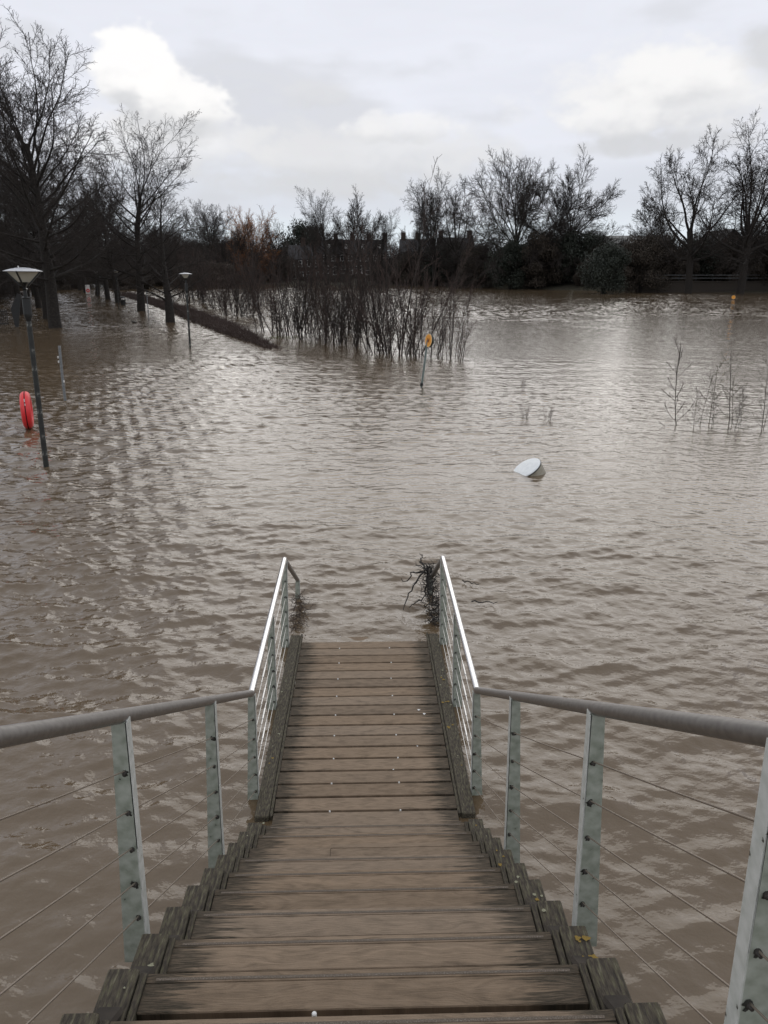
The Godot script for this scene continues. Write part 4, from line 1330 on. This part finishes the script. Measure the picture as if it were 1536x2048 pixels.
func make_furniture() -> void:
	# lifebuoy in its red case, seen edge on, foot in the water
	var t := thing("lifebuoy_case", Vector3(-7.58, 0, -17.56), "bright red lifebuoy case seen edge on beside the near lamp", "lifebuoy")
	for s in [-1.0, 1.0]:
		var mb := MB.new()
		var R := 0.315
		var pr := []
		for i in 9:
			var a := PI * i / 8.0 - PI / 2
			pr.append(Vector2(R + sin(a) * 0.105, 0.012 + cos(a) * 0.095))
		var bs := Basis(Vector3.BACK, -PI / 2 * s)
		mb.lathe(Vector3(0, 0.43, 0), pr, 36, bs)
		part(t, "case_half", mb.mesh(M.red))
	var mb := MB.new()
	mb.lathe(Vector3(0, 0.43, 0), [Vector2(0.22, -0.012), Vector2(0.405, -0.012), Vector2(0.405, 0.012), Vector2(0.22, 0.012), Vector2(0.22, -0.012)], 36, Basis(Vector3.BACK, PI / 2))
	part(t, "seam", mb.mesh(M.red_dark))
	mb = MB.new()
	mb.tube(PackedVector3Array([Vector3(0, -1.0, 0), Vector3(0, 0.3, 0)]), PackedFloat32Array([0.04, 0.04]), 10, true)
	part(t, "post", mb.mesh(M.red_dark))
	mb = MB.new()
	mb.box(Vector3(0, 0.70, 0.36), Vector3(0.018, 0.07, 0.012), 0.002)
	mb.box(Vector3(0.005, 0.61, 0.385), Vector3(0.014, 0.05, 0.010), 0.002)
	part(t, "sticker", mb.mesh(M.white))
	t.rotation.y = 0.34
	# grey marker pole
	t = thing("marker_pole", Vector3(-8.2, 0, -21.5), "thin grey pole with white clips behind the red lifebuoy case", "pole")
	mb = MB.new()
	mb.tube(PackedVector3Array([Vector3(0, -1, 0), Vector3(0, 0.7, 0), Vector3(0.02, 1.50, 0)]), PackedFloat32Array([0.036, 0.036, 0.036]), 12, true)
	part(t, "shaft", mb.mesh(M.galv))
	for y in [1.08, 1.20, 0.55]:
		mb = MB.new()
		mb.box(Vector3(-0.045 if y > 1.0 else 0.03, y, 0.01), Vector3(0.028, 0.06, 0.05), 0.004)
		part(t, "clip", mb.mesh(M.white))
	# thin distant pole
	t = thing("marker_pole", Vector3(-16.6, 0, -62.3), "thin grey pole between the two lime trunks near the hedge", "pole")
	mb = MB.new()
	mb.tube(PackedVector3Array([Vector3(0, -1, 0), Vector3(0, 2.0, 0)]), PackedFloat32Array([0.035, 0.035]), 8, true)
	part(t, "shaft", mb.mesh(M.galv))
	# leaning round yellow sign
	make_sign(Vector3(1.81, 0, -24.15), "round yellow sign on a leaning grey pole before the willow thicket", 1.0)
	t = thing("round_sign", Vector3(47.2, 0, -101.2), "tiny round yellow sign just above the water at far right", "sign", "round yellow signs")
	sign_head(t, Vector3(0, 0.34, 0), 0.24, -0.35)
	mb = MB.new()
	mb.tube(PackedVector3Array([Vector3(0, -1, -0.05), Vector3(0, 0.4, -0.05)]), PackedFloat32Array([0.03, 0.03]), 8, true)
	part(t, "pole", mb.mesh(M.sign_pole))
	# half sunk white drum
	t = thing("floating_drum", Vector3(2.96, 0, -13.3), "half sunk white drum tilted in the open water", "drum")
	var bs := Basis(Vector3.BACK, 0.58) * Basis(Vector3.RIGHT, 0.16)
	mb = MB.new()
	mb.lathe(Vector3(-0.05, 0.035, 0), [Vector2(0.0, 0.082), Vector2(0.14, 0.080), Vector2(0.255, 0.066), Vector2(0.272, 0.055), Vector2(0.274, 0.044)], 40, bs)
	part(t, "lid", mb.mesh(M.drum_top))
	mb = MB.new()
	mb.lathe(Vector3(-0.05, 0.035, 0), [Vector2(0.276, 0.046), Vector2(0.280, 0.042), Vector2(0.280, 0.028), Vector2(0.270, 0.026)], 40, bs)
	part(t, "rim", mb.mesh(M.iron))
	mb = MB.new()
	mb.lathe(Vector3(-0.05, 0.035, 0), [Vector2(0.271, 0.030), Vector2(0.266, -0.10), Vector2(0.25, -0.34), Vector2(0.0, -0.35)], 40, bs)
	part(t, "body", mb.mesh(M.drum_side))
	# litter bin and red board along the walk
	t = thing("litter_bin", Vector3(-25.9, 0, -87.4), "dark litter bin half under water on the walk", "bin")
	mb = MB.new()
	mb.lathe(Vector3.ZERO, [Vector2(0.22, -0.6), Vector2(0.27, 0.45), Vector2(0.30, 0.47), Vector2(0.30, 0.52), Vector2(0.24, 0.53)], 14)
	part(t, "body", mb.mesh(M.iron))
	mb = MB.new()
	mb.lathe(Vector3.ZERO, [Vector2(0.30, 0.72), Vector2(0.30, 0.78), Vector2(0.2, 0.88), Vector2(0.0, 0.92)], 14)
	for k in 3:
		var a := k * TAU / 3
		mb.bar(Vector3(cos(a) * 0.26, 0.5, sin(a) * 0.26), Vector3(cos(a) * 0.26, 0.74, sin(a) * 0.26), 0.04, 0.04)
	part(t, "hood", mb.mesh(M.iron))
	t = thing("notice_board", Vector3(-43.6, 0, -129.0), "white board with a red lifebuoy far along the walk", "board")
	mb = MB.new()
	mb.box(Vector3(0, 1.1, 0), Vector3(1.0, 2.0, 0.06), 0.01)
	part(t, "panel", mb.mesh(M.frame_white))
	mb = MB.new()
	mb.lathe(Vector3(0.05, 0.85, 0.09), [Vector2(0.18, 0), Vector2(0.24, 0.07), Vector2(0.34, 0.07), Vector2(0.40, 0)], 20, Basis(Vector3.RIGHT, PI / 2))
	part(t, "lifebuoy", mb.mesh(M.red))
	for x in [-0.45, 0.45]:
		mb = MB.new()
		mb.box(Vector3(x, 0.1, -0.08), Vector3(0.08, 2.6, 0.08), 0.01)
		part(t, "post", mb.mesh(M.iron))
	t.scale = Vector3.ONE * 0.7
	# duck
	t = thing("duck", Vector3(-16.0, 0, -56.1), "small dark duck swimming near the hedge side trunks", "duck")
	mb = MB.new()
	var pts := PackedVector3Array([Vector3(-0.30, 0.07, 0), Vector3(-0.22, 0.05, 0), Vector3(-0.10, 0.05, 0), Vector3(0.05, 0.05, 0), Vector3(0.14, 0.08, 0), Vector3(0.17, 0.16, 0), Vector3(0.19, 0.21, 0), Vector3(0.235, 0.215, 0), Vector3(0.29, 0.20, 0)])
	mb.tube(pts, PackedFloat32Array([0.012, 0.05, 0.10, 0.105, 0.065, 0.035, 0.045, 0.036, 0.008]), 10)
	part(t, "body", mb.mesh(M.duck))
	t.rotation.y = 2.9
	t.scale = Vector3.ONE * 0.75
	# iron railings at the left edge, with a leaning dark sheet
	t = thing("iron_railings", Vector3(-23.6, 0, -53.6), "black iron railings at the left edge of the flood", "railings")
	for i in 30:
		mb = MB.new()
		mb.tube(PackedVector3Array([Vector3(0, -0.8, 0), Vector3(0, 1.0, 0), Vector3(0, 1.06, 0)]), PackedFloat32Array([0.024, 0.024, 0.004]), 5)
		part(t, "railing_bar", mb.mesh(M.iron), Vector3(-i * 0.13, 0, -0.02 * i))
	for y in [0.12, 0.92]:
		mb = MB.new()
		mb.bar(Vector3(0.05, y, 0), Vector3(-3.9, y, -0.6), 0.03, 0.045)
		part(t, "rail", mb.mesh(M.iron))
	t = thing("leaning_sheet", Vector3(-22.4, 0, -51.9), "dark leaning sheet at the end of the iron railings", "sheet")
	mb = MB.new()
	var q := [Vector3(0, -0.3, 0), Vector3(-0.16, 1.15, 0), Vector3(0.32, 2.1, -0.1), Vector3(0.55, 2.0, -0.1), Vector3(0.12, -0.3, 0)]
	for i in range(1, 4):
		mb.tri(q[0], q[i], q[i + 1], Vector3(0, 0, 1))
		mb.tri(q[0] + Vector3(0, 0, -0.05), q[i] + Vector3(0, 0, -0.05), q[i + 1] + Vector3(0, 0, -0.05), Vector3(0, 0, -1))
	for i in 5:
		var a: Vector3 = q[i]
		var b: Vector3 = q[(i + 1) % 5]
		var e := (b - a)
		mb.quad(a, b, b + Vector3(0, 0, -0.05), a + Vector3(0, 0, -0.05), Vector3(-e.y, e.x, 0).normalized())
	part(t, "panel", mb.mesh(M.iron))

func sign_head(t: Node3D, at: Vector3, R: float, yaw: float) -> void:
	var hd := MB.new()
	var b := Basis(Vector3.UP, yaw) * Basis(Vector3.RIGHT, PI / 2)
	hd.lathe(at, [Vector2(0, -0.10), Vector2(R * 0.8, -0.10), Vector2(R, -0.05), Vector2(R, -0.004), Vector2(R * 0.9, 0.0)], 32, b)
	part(t, "sign_back", hd.mesh(M.sign_back))
	hd = MB.new()
	hd.lathe(at, [Vector2(R * 0.84, 0.006), Vector2(R * 0.96, 0.006), Vector2(R * 0.97, -0.003)], 32, b)
	part(t, "border", hd.mesh(M.yellow_rim))
	hd = MB.new()
	hd.lathe(at, [Vector2(R * 0.84, 0.004), Vector2(0, 0.004)], 32, b)
	part(t, "face", hd.mesh(M.yellow))

func make_sign(at: Vector3, label: String, s: float) -> void:
	var t := thing("round_sign", at, label, "sign", "round yellow signs")
	var mb := MB.new()
	mb.tube(PackedVector3Array([Vector3(0, -0.8, 0), Vector3(0, 0, 0), Vector3(0, 1.42, 0)]), PackedFloat32Array([0.032, 0.032, 0.030]), 12, true)
	part(t, "pole", mb.mesh(M.sign_pole))
	mb = MB.new()
	mb.lathe(Vector3(-0.005, 0.06, 0), [Vector2(0.03, -0.06), Vector2(0.05, -0.04), Vector2(0.05, 0.04), Vector2(0.03, 0.06)], 10)
	part(t, "collar", mb.mesh(M.iron))
	sign_head(t, Vector3(0.02, 1.42, 0.06), 0.205, -1.12)
	var tm := TextMesh.new()
	var f := SystemFont.new()
	f.font_names = PackedStringArray(["Droid Sans"])
	f.font_weight = 700
	tm.text = "M"
	tm.font = f
	tm.font_size = 16
	tm.pixel_size = 0.010
	tm.depth = 0.006
	tm.material = M.sign_text
	var o := part(t, "lettering", tm, Vector3(0.02, 1.42, 0.06) + Basis(Vector3.UP, -1.12) * Vector3(0, 0.0, 0.007))
	o.rotation.y = -1.12
	t.rotation.z = -0.118

# ---------------------------------------------------------------- driftwood
func make_drift() -> void:
	rng.seed = 91
	var t := thing("driftwood", Vector3(0.68, 0, -7.75), "tangle of black driftwood caught on the right rail's lower end", "driftwood")
	var main := [[Vector3(0.02, 0.42, 0.0), Vector3(-0.12, 0.34, 0.1), Vector3(-0.30, 0.12, 0.30), Vector3(-0.36, 0.02, 0.38)],
		[Vector3(-0.02, 0.40, 0.0), Vector3(-0.10, 0.46, -0.05), Vector3(-0.06, 0.53, -0.1), Vector3(-0.11, 0.55, -0.12)],
		[Vector3(0.0, 0.35, 0.05), Vector3(-0.20, 0.36, 0.0), Vector3(-0.30, 0.22, 0.0), Vector3(-0.36, 0.26, 0.0)],
		[Vector3(0.0, 0.30, 0.1), Vector3(-0.03, 0.20, 0.2), Vector3(-0.10, 0.10, 0.3), Vector3(-0.28, 0.06, 0.4)],
		[Vector3(0.04, 0.40, 0.0), Vector3(0.10, 0.30, 0.02), Vector3(0.14, 0.36, 0.0), Vector3(0.17, 0.30, 0.02)],
		[Vector3(-0.01, 0.42, 0.0), Vector3(0.0, 0.25, 0.08), Vector3(0.01, 0.10, 0.2), Vector3(0.0, 0.0, 0.35)]]
	for m in main:
		var mb := MB.new()
		var c := Curve3D.new()
		for p in m: c.add_point(p * Vector3(0.78, 0.92, 0.8))
		var P := PackedVector3Array()
		var R := PackedFloat32Array()
		for i in 13:
			P.append(c.sample_baked(c.get_baked_length() * i / 12.0) + Vector3(rng.randfn(), rng.randfn(), rng.randfn()) * 0.008)
			R.append(lerpf(0.011, 0.004, i / 12.0) * rng.randf_range(0.8, 1.2))
		mb.tube(P, R, 6, true)
		part(t, "branch", mb.mesh(M.drift))
	var fm := MB.new()
	for i in 420:
		var f := rng.randf()
		var p := Vector3(0.0, 0.42, 0.0).lerp(Vector3(0.05, 0.01, 0.62), f) + Vector3(rng.randfn() * 0.045, rng.randfn() * 0.03, rng.randfn() * 0.05)
		p.y = maxf(p.y, 0.0)
		var P := PackedVector3Array([p])
		var dv := Vector3(rng.randfn(), rng.randfn() * 0.7, rng.randfn()).normalized()
		for k in 3:
			dv = (dv + Vector3(rng.randfn(), rng.randfn(), rng.randfn()) * 0.5).normalized()
			p += dv * rng.randf_range(0.02, 0.055)
			P.append(p)
		fm.tube(P, PackedFloat32Array([0.0035, 0.003, 0.0025, 0.0015]), 3)
	var o := part(t, "twigs", fm.mesh(M.drift))
	o.set_meta("kind", "stuff")
	var fl := [[Vector3(1.15, 0.02, -7.65), Vector3(1.42, 0.02, -7.6), "thin stick floating right of the right rail"], [Vector3(1.12, 0.03, -8.2), Vector3(1.30, 0.02, -8.12), "short dark stick floating beyond the right rail's end"]]
	for k in fl:
		var mb := MB.new()
		var P := PackedVector3Array()
		var R := PackedFloat32Array()
		for i in 8:
			P.append((k[1] - k[0]) * i / 7.0 + Vector3(0, rng.randfn() * 0.012, rng.randfn() * 0.012))
			R.append(lerpf(0.008, 0.004, i / 7.0))
		mb.tube(P, R, 6, true)
		solo("floating_stick", mb.mesh(M.drift), k[0], k[2], "stick", "floating sticks")
	# finer wrack at the left rail foot
	fm = MB.new()
	for i in 150:
		var f := rng.randf()
		var p := Vector3(0.0, 0.06, 0.0).lerp(Vector3(0.0, 0.0, 0.75), f) + Vector3(rng.randfn() * 0.05, rng.randf() * 0.03, rng.randfn() * 0.05)
		var P := PackedVector3Array([p])
		var dv := Vector3(rng.randfn(), rng.randf() * 0.6, rng.randfn()).normalized()
		for k in 3:
			dv = (dv + Vector3(rng.randfn(), rng.randfn() * 0.5, rng.randfn()) * 0.5).normalized()
			p += dv * rng.randf_range(0.015, 0.04)
			P.append(p)
		fm.tube(P, PackedFloat32Array([0.0035, 0.003, 0.0025, 0.0015]), 3)
	solo("river_wrack", fm.mesh(M.brush), Vector3(-0.68, 0, -7.75), "brown twiggy wrack at the foot of the left rail", "wrack", "", "stuff")

# ---------------------------------------------------------------- buildings
func window(parent: Node3D, at: Vector3, w: float, h: float) -> void:
	var mb := MB.new()
	var f := 0.12
	for s in [-1.0, 1.0]:
		mb.box(at + Vector3(s * (w / 2 - f / 2), 0, 0.06), Vector3(f, h, 0.12))
		mb.box(at + Vector3(0, s * (h / 2 - f / 2), 0.058), Vector3(w - 2 * f, f, 0.11))
	mb.box(at + Vector3(0, 0, 0.05), Vector3(w - 2 * f, 0.08, 0.08))
	mb.box(at + Vector3(0, -h / 2 - 0.10, 0.09), Vector3(w + 0.3, 0.18, 0.2))
	var o := part(parent, "window", mb.mesh(M.frame_white))
	mb = MB.new()
	mb.box(at + Vector3(0, 0, 0.012), Vector3(w - 2 * f, h - 2 * f, 0.02))
	part(o, "pane", mb.mesh(M.glass))

func house(called: String, at: Vector3, w: float, d: float, eave: float, ridge: float, wall: String, roof: String, wins: Array, chims: Array, dormers: Array, label: String, group := "", gable := false, turn := 0.0) -> Node3D:
	var t := thing(called, at, label, "house" if called != "shed" else "shed", group)
	var mb := MB.new()
	mb.box(Vector3(0, (eave - 1.0) / 2, -d / 2), Vector3(w, eave + 1.0, d))
	var hz := Vector3(0, 0, 0)
	if gable:      # ridge runs front to back, gable end toward the river
		mb.tri(Vector3(-w / 2, eave, 0), Vector3(w / 2, eave, 0), Vector3(0, ridge, 0), Vector3(0, 0, 1))
		mb.tri(Vector3(-w / 2, eave, -d), Vector3(w / 2, eave, -d), Vector3(0, ridge, -d), Vector3(0, 0, -1))
	else:
		for s in [-1.0, 1.0]:
			mb.tri(Vector3(s * w / 2, eave, 0), Vector3(s * w / 2, eave, -d), Vector3(s * w / 2, ridge, -d / 2), Vector3(s, 0, 0))
	part(t, "wall", mb.mesh(M[wall]))
	mb = MB.new()
	if gable:
		for s in [-1.0, 1.0]:
			var a := Vector3(s * (w / 2 + 0.35), eave - 0.2, 0.35)
			var b := Vector3(0, ridge + 0.08, 0.35)
			var e := Vector3(0, 0, -d - 0.7)
			var nr := Vector3(s * (ridge - eave), w / 2, 0).normalized()
			mb.quad(a, b, b + e, a + e, nr)
			mb.quad(a - nr * 0.2, b - nr * 0.2, b - nr * 0.2 + e, a - nr * 0.2 + e, -nr)
			mb.quad(a, b, b - nr * 0.2, a - nr * 0.2, Vector3(0, 0, 1))
			mb.quad(a, a + e, a + e - nr * 0.2, a - nr * 0.2, Vector3(s, -0.3, 0).normalized())
	else:
		for s in [-1.0, 1.0]:
			var zc: float = -d / 2 + s * (d / 2 + 0.35)
			var a := Vector3(-w / 2 - 0.05, eave - 0.15, zc)
			var b := Vector3(w / 2 + 0.05, eave - 0.15, zc)
			var c := Vector3(w / 2 + 0.05, ridge + 0.08, -d / 2)
			var e := Vector3(-w / 2 - 0.05, ridge + 0.08, -d / 2)
			var nr := Vector3(0, d / 2, s * (ridge - eave)).normalized()
			mb.quad(a, b, c, e, nr)
			mb.quad(a - nr * 0.2, b - nr * 0.2, c - nr * 0.2, e - nr * 0.2, -nr)
			mb.quad(a, b, b - nr * 0.2, a - nr * 0.2, Vector3(0, -0.3, s).normalized())
			mb.quad(b, c, c - nr * 0.2, b - nr * 0.2, Vector3(1, 0, 0))
			mb.quad(a, e, e - nr * 0.2, a - nr * 0.2, Vector3(-1, 0, 0))
	var rf := part(t, "roof", mb.mesh(M[roof]))
	for c in chims:
		mb = MB.new()
		mb.box(Vector3(c, ridge + 0.5, -d / 2), Vector3(1.3, 2.4, 0.9), 0.05)
		mb.box(Vector3(c, ridge + 1.75, -d / 2), Vector3(1.5, 0.16, 1.1), 0.03)
		for k in 3:
			mb.lathe(Vector3(c - 0.4 + k * 0.4, ridge + 1.8, -d / 2), [Vector2(0.14, 0), Vector2(0.11, 0.5), Vector2(0.0, 0.5)], 8)
		part(rf, "chimney", mb.mesh(M.brick))
	for x in dormers:
		mb = MB.new()
		var zf := -d * 0.14
		var ym := lerpf(eave, ridge, 0.42)
		mb.box(Vector3(x, ym + 0.2, zf - 0.9), Vector3(1.5, 1.9, 1.8))
		for s in [-1.0, 1.0]:
			mb.bar(Vector3(x + s * 0.9, ym + 1.05, zf + 0.08), Vector3(x, ym + 2.05, zf + 0.08), 0.18, 0.18)
			mb.quad(Vector3(x + s * 0.9, ym + 1.05, zf), Vector3(x, ym + 2.0, zf), Vector3(x, ym + 2.0, zf - 2.0), Vector3(x + s * 0.9, ym + 1.05, zf - 2.0), Vector3(s, 0.9, 0).normalized())
		var dm := part(rf, "dormer", mb.mesh(M.slate))
		mb = MB.new()
		mb.box(Vector3(x, ym + 0.3, zf + 0.03), Vector3(1.0, 1.3, 0.06))
		part(rf, "dormer_window", mb.mesh(M.frame_white))
	for q in wins:
		window(t, Vector3(q[0], q[1], 0), q[2], q[3])
	t.rotation.y = turn
	return t

func make_buildings() -> void:
	var G := "terraced houses on the far bank"
	var lb := ["leftmost low terraced house with white windows", "second terraced house from the left, bay window below", "third terraced house, in the middle of the row", "fourth terraced house with white dormer above", "fifth terraced house, partly behind the bare trees", "rightmost terraced house beside the dark slate roofs"]
	for i in 6:
		var x := -20.0 + i * 5.0
		var low := i < 2
		var ev := 5.6 if low else 7.2
		var w := [[-1.2, ev - 1.3, 1.1, 1.7], [1.2, ev - 1.3, 1.1, 1.7], [-1.1, ev - 4.6, 1.8, 2.1], [1.5, ev - 4.9, 1.1, 2.4]]
		house("terraced_house", Vector3(x, 1.6, -246.0 - i * 0.02), 4.99, 9.0, ev, ev + 4.0, "brick", "slate", w, [1.9], [] if low else [0.0], lb[i], G)
	house("villa", Vector3(15.5, 1.6, -226.0), 10.0, 10.0, 6.6, 10.6, "brick", "slate", [[-2.5, 5.0, 1.2, 1.7], [2.5, 5.0, 1.2, 1.7], [-2.5, 2.0, 1.4, 1.9], [2.5, 2.0, 1.4, 1.9]], [-4.0, 0.0], [], "dark brick house under a long slate roof, left one of the pair", "slate roofed houses")
	house("villa", Vector3(26.0, 1.6, -225.0), 10.0, 10.0, 6.8, 11.0, "brick", "slate", [[-2.5, 5.0, 1.2, 1.7], [2.5, 5.0, 1.2, 1.7], [-2.5, 2.0, 1.4, 1.9], [2.5, 2.0, 1.4, 1.9]], [-4.0, 4.0], [], "dark brick house under a long slate roof, right one of the pair", "slate roofed houses")
	house("shed", Vector3(60.0, 2.5, -176.0), 17.0, 12.0, 5.6, 8.6, "stone", "pale_roof", [[-5.0, 3.2, 1.2, 1.2], [0.0, 3.2, 1.2, 1.2], [5.0, 3.2, 1.2, 1.2]], [], [], "long low building with a pale grey roof behind the shrubs")
	house("gable_house", Vector3(72.0, 1.2, -158.0), 9.5, 10.0, 6.2, 10.2, "brick", "slate", [[-2.4, 4.6, 1.3, 1.9], [1.2, 4.9, 1.2, 1.8], [2.9, 4.9, 1.2, 1.8], [-2.2, 1.6, 1.6, 1.8], [2.2, 1.6, 1.6, 1.8]], [], [], "brick gabled house behind the tall bare trees at right", "", true)
	house("gable_house", Vector3(60.5, 1.8, -160.0), 6.5, 9.0, 4.6, 7.2, "brick", "slate", [[-1.6, 3.0, 1.0, 1.6], [0.9, 3.0, 1.0, 1.6]], [], [], "small brick gabled house left of the larger gabled one", "", true)
	# stone embankment wall with rails on the far bank at the right
	var t := thing("embankment_wall", Vector3(70.0, 0, -139.5), "dark stone wall with horizontal rails on the far bank at right", "wall")
	var rr := RandomNumberGenerator.new()
	rr.seed = 3
	var mb := MB.new()
	mb.box(Vector3(0, 0.4, 0), Vector3(44.0, 2.6, 0.6), 0.04)
	part(t, "wall", mb.mesh(M.stone))
	mb = MB.new()
	mb.box(Vector3(0, 1.78, 0), Vector3(44.2, 0.16, 0.8), 0.03)
	part(t, "coping", mb.mesh(M.stone))
	for i in 15:
		mb = MB.new()
		mb.box(Vector3(-21 + i * 3.0, 2.4, 0), Vector3(0.12, 1.1, 0.12), 0.01)
		part(t, "rail_post", mb.mesh(M.iron))
	for y in [2.4, 2.9]:
		mb = MB.new()
		mb.box(Vector3(0, y, 0.08), Vector3(42.4, 0.09, 0.05))
		part(t, "rail", mb.mesh(M.galv))

func _ready() -> void:
	# camera, sky, sun
	var cam := Camera3D.new()
	cam.name = "camera"
	cam.fov = 66.9
	cam.position = Vector3(0.01, 3.4, 0)
	cam.rotation_degrees = Vector3(-17.2, -1.5, 0)
	cam.near = 0.05
	cam.far = 2000.0
	add_child(cam)
	cam.current = true
	var we := WorldEnvironment.new()
	we.name = "environment"
	var env := Environment.new()
	env.background_mode = Environment.BG_SKY
	env.sky = make_sky()
	env.sky_rotation = Vector3(0, PI, 0)
	env.tonemap_mode = Environment.TONE_MAPPER_LINEAR
	env.tonemap_exposure = 1.05
	env.sdfgi_enabled = true
	env.ssao_enabled = true
	env.ssil_enabled = true
	we.environment = env
	add_child(we)
	var sun := DirectionalLight3D.new()
	sun.name = "sun"      # veiled by thin cloud ahead of the viewer, so very broad and soft
	sun.light_energy = 0.155
	sun.light_color = Color(1.0, 0.97, 0.92)
	sun.light_angular_distance = 50.0
	sun.shadow_enabled = true
	sun.rotation_degrees = Vector3(-18, 172, 0)
	add_child(sun)
	print("sky ", Time.get_ticks_msec())
	make_materials()
	print("materials ", Time.get_ticks_msec())
	make_ground()
	make_water()
	print("water ", Time.get_ticks_msec())
	make_stair()
	make_railing(-1.0, [0.0, -1.0, -2.05, -3.26, -4.45, -5.58, -6.68, -7.90], "steel handrail and wire railing on the left side of the stair")
	make_railing(1.0, [0.0, -1.12, -2.10, -3.28, -4.45, -5.58, -6.68, -7.90], "steel handrail and wire railing on the right side of the stair")
	print("stair ", Time.get_ticks_msec())
	make_buildings()
	make_protos()
	print("protos ", Time.get_ticks_msec())
	make_trees()
	make_hedge()
	make_lamps()
	make_furniture()
	make_drift()
	for k in protos: protos[k].free()
	print("done ", Time.get_ticks_msec())
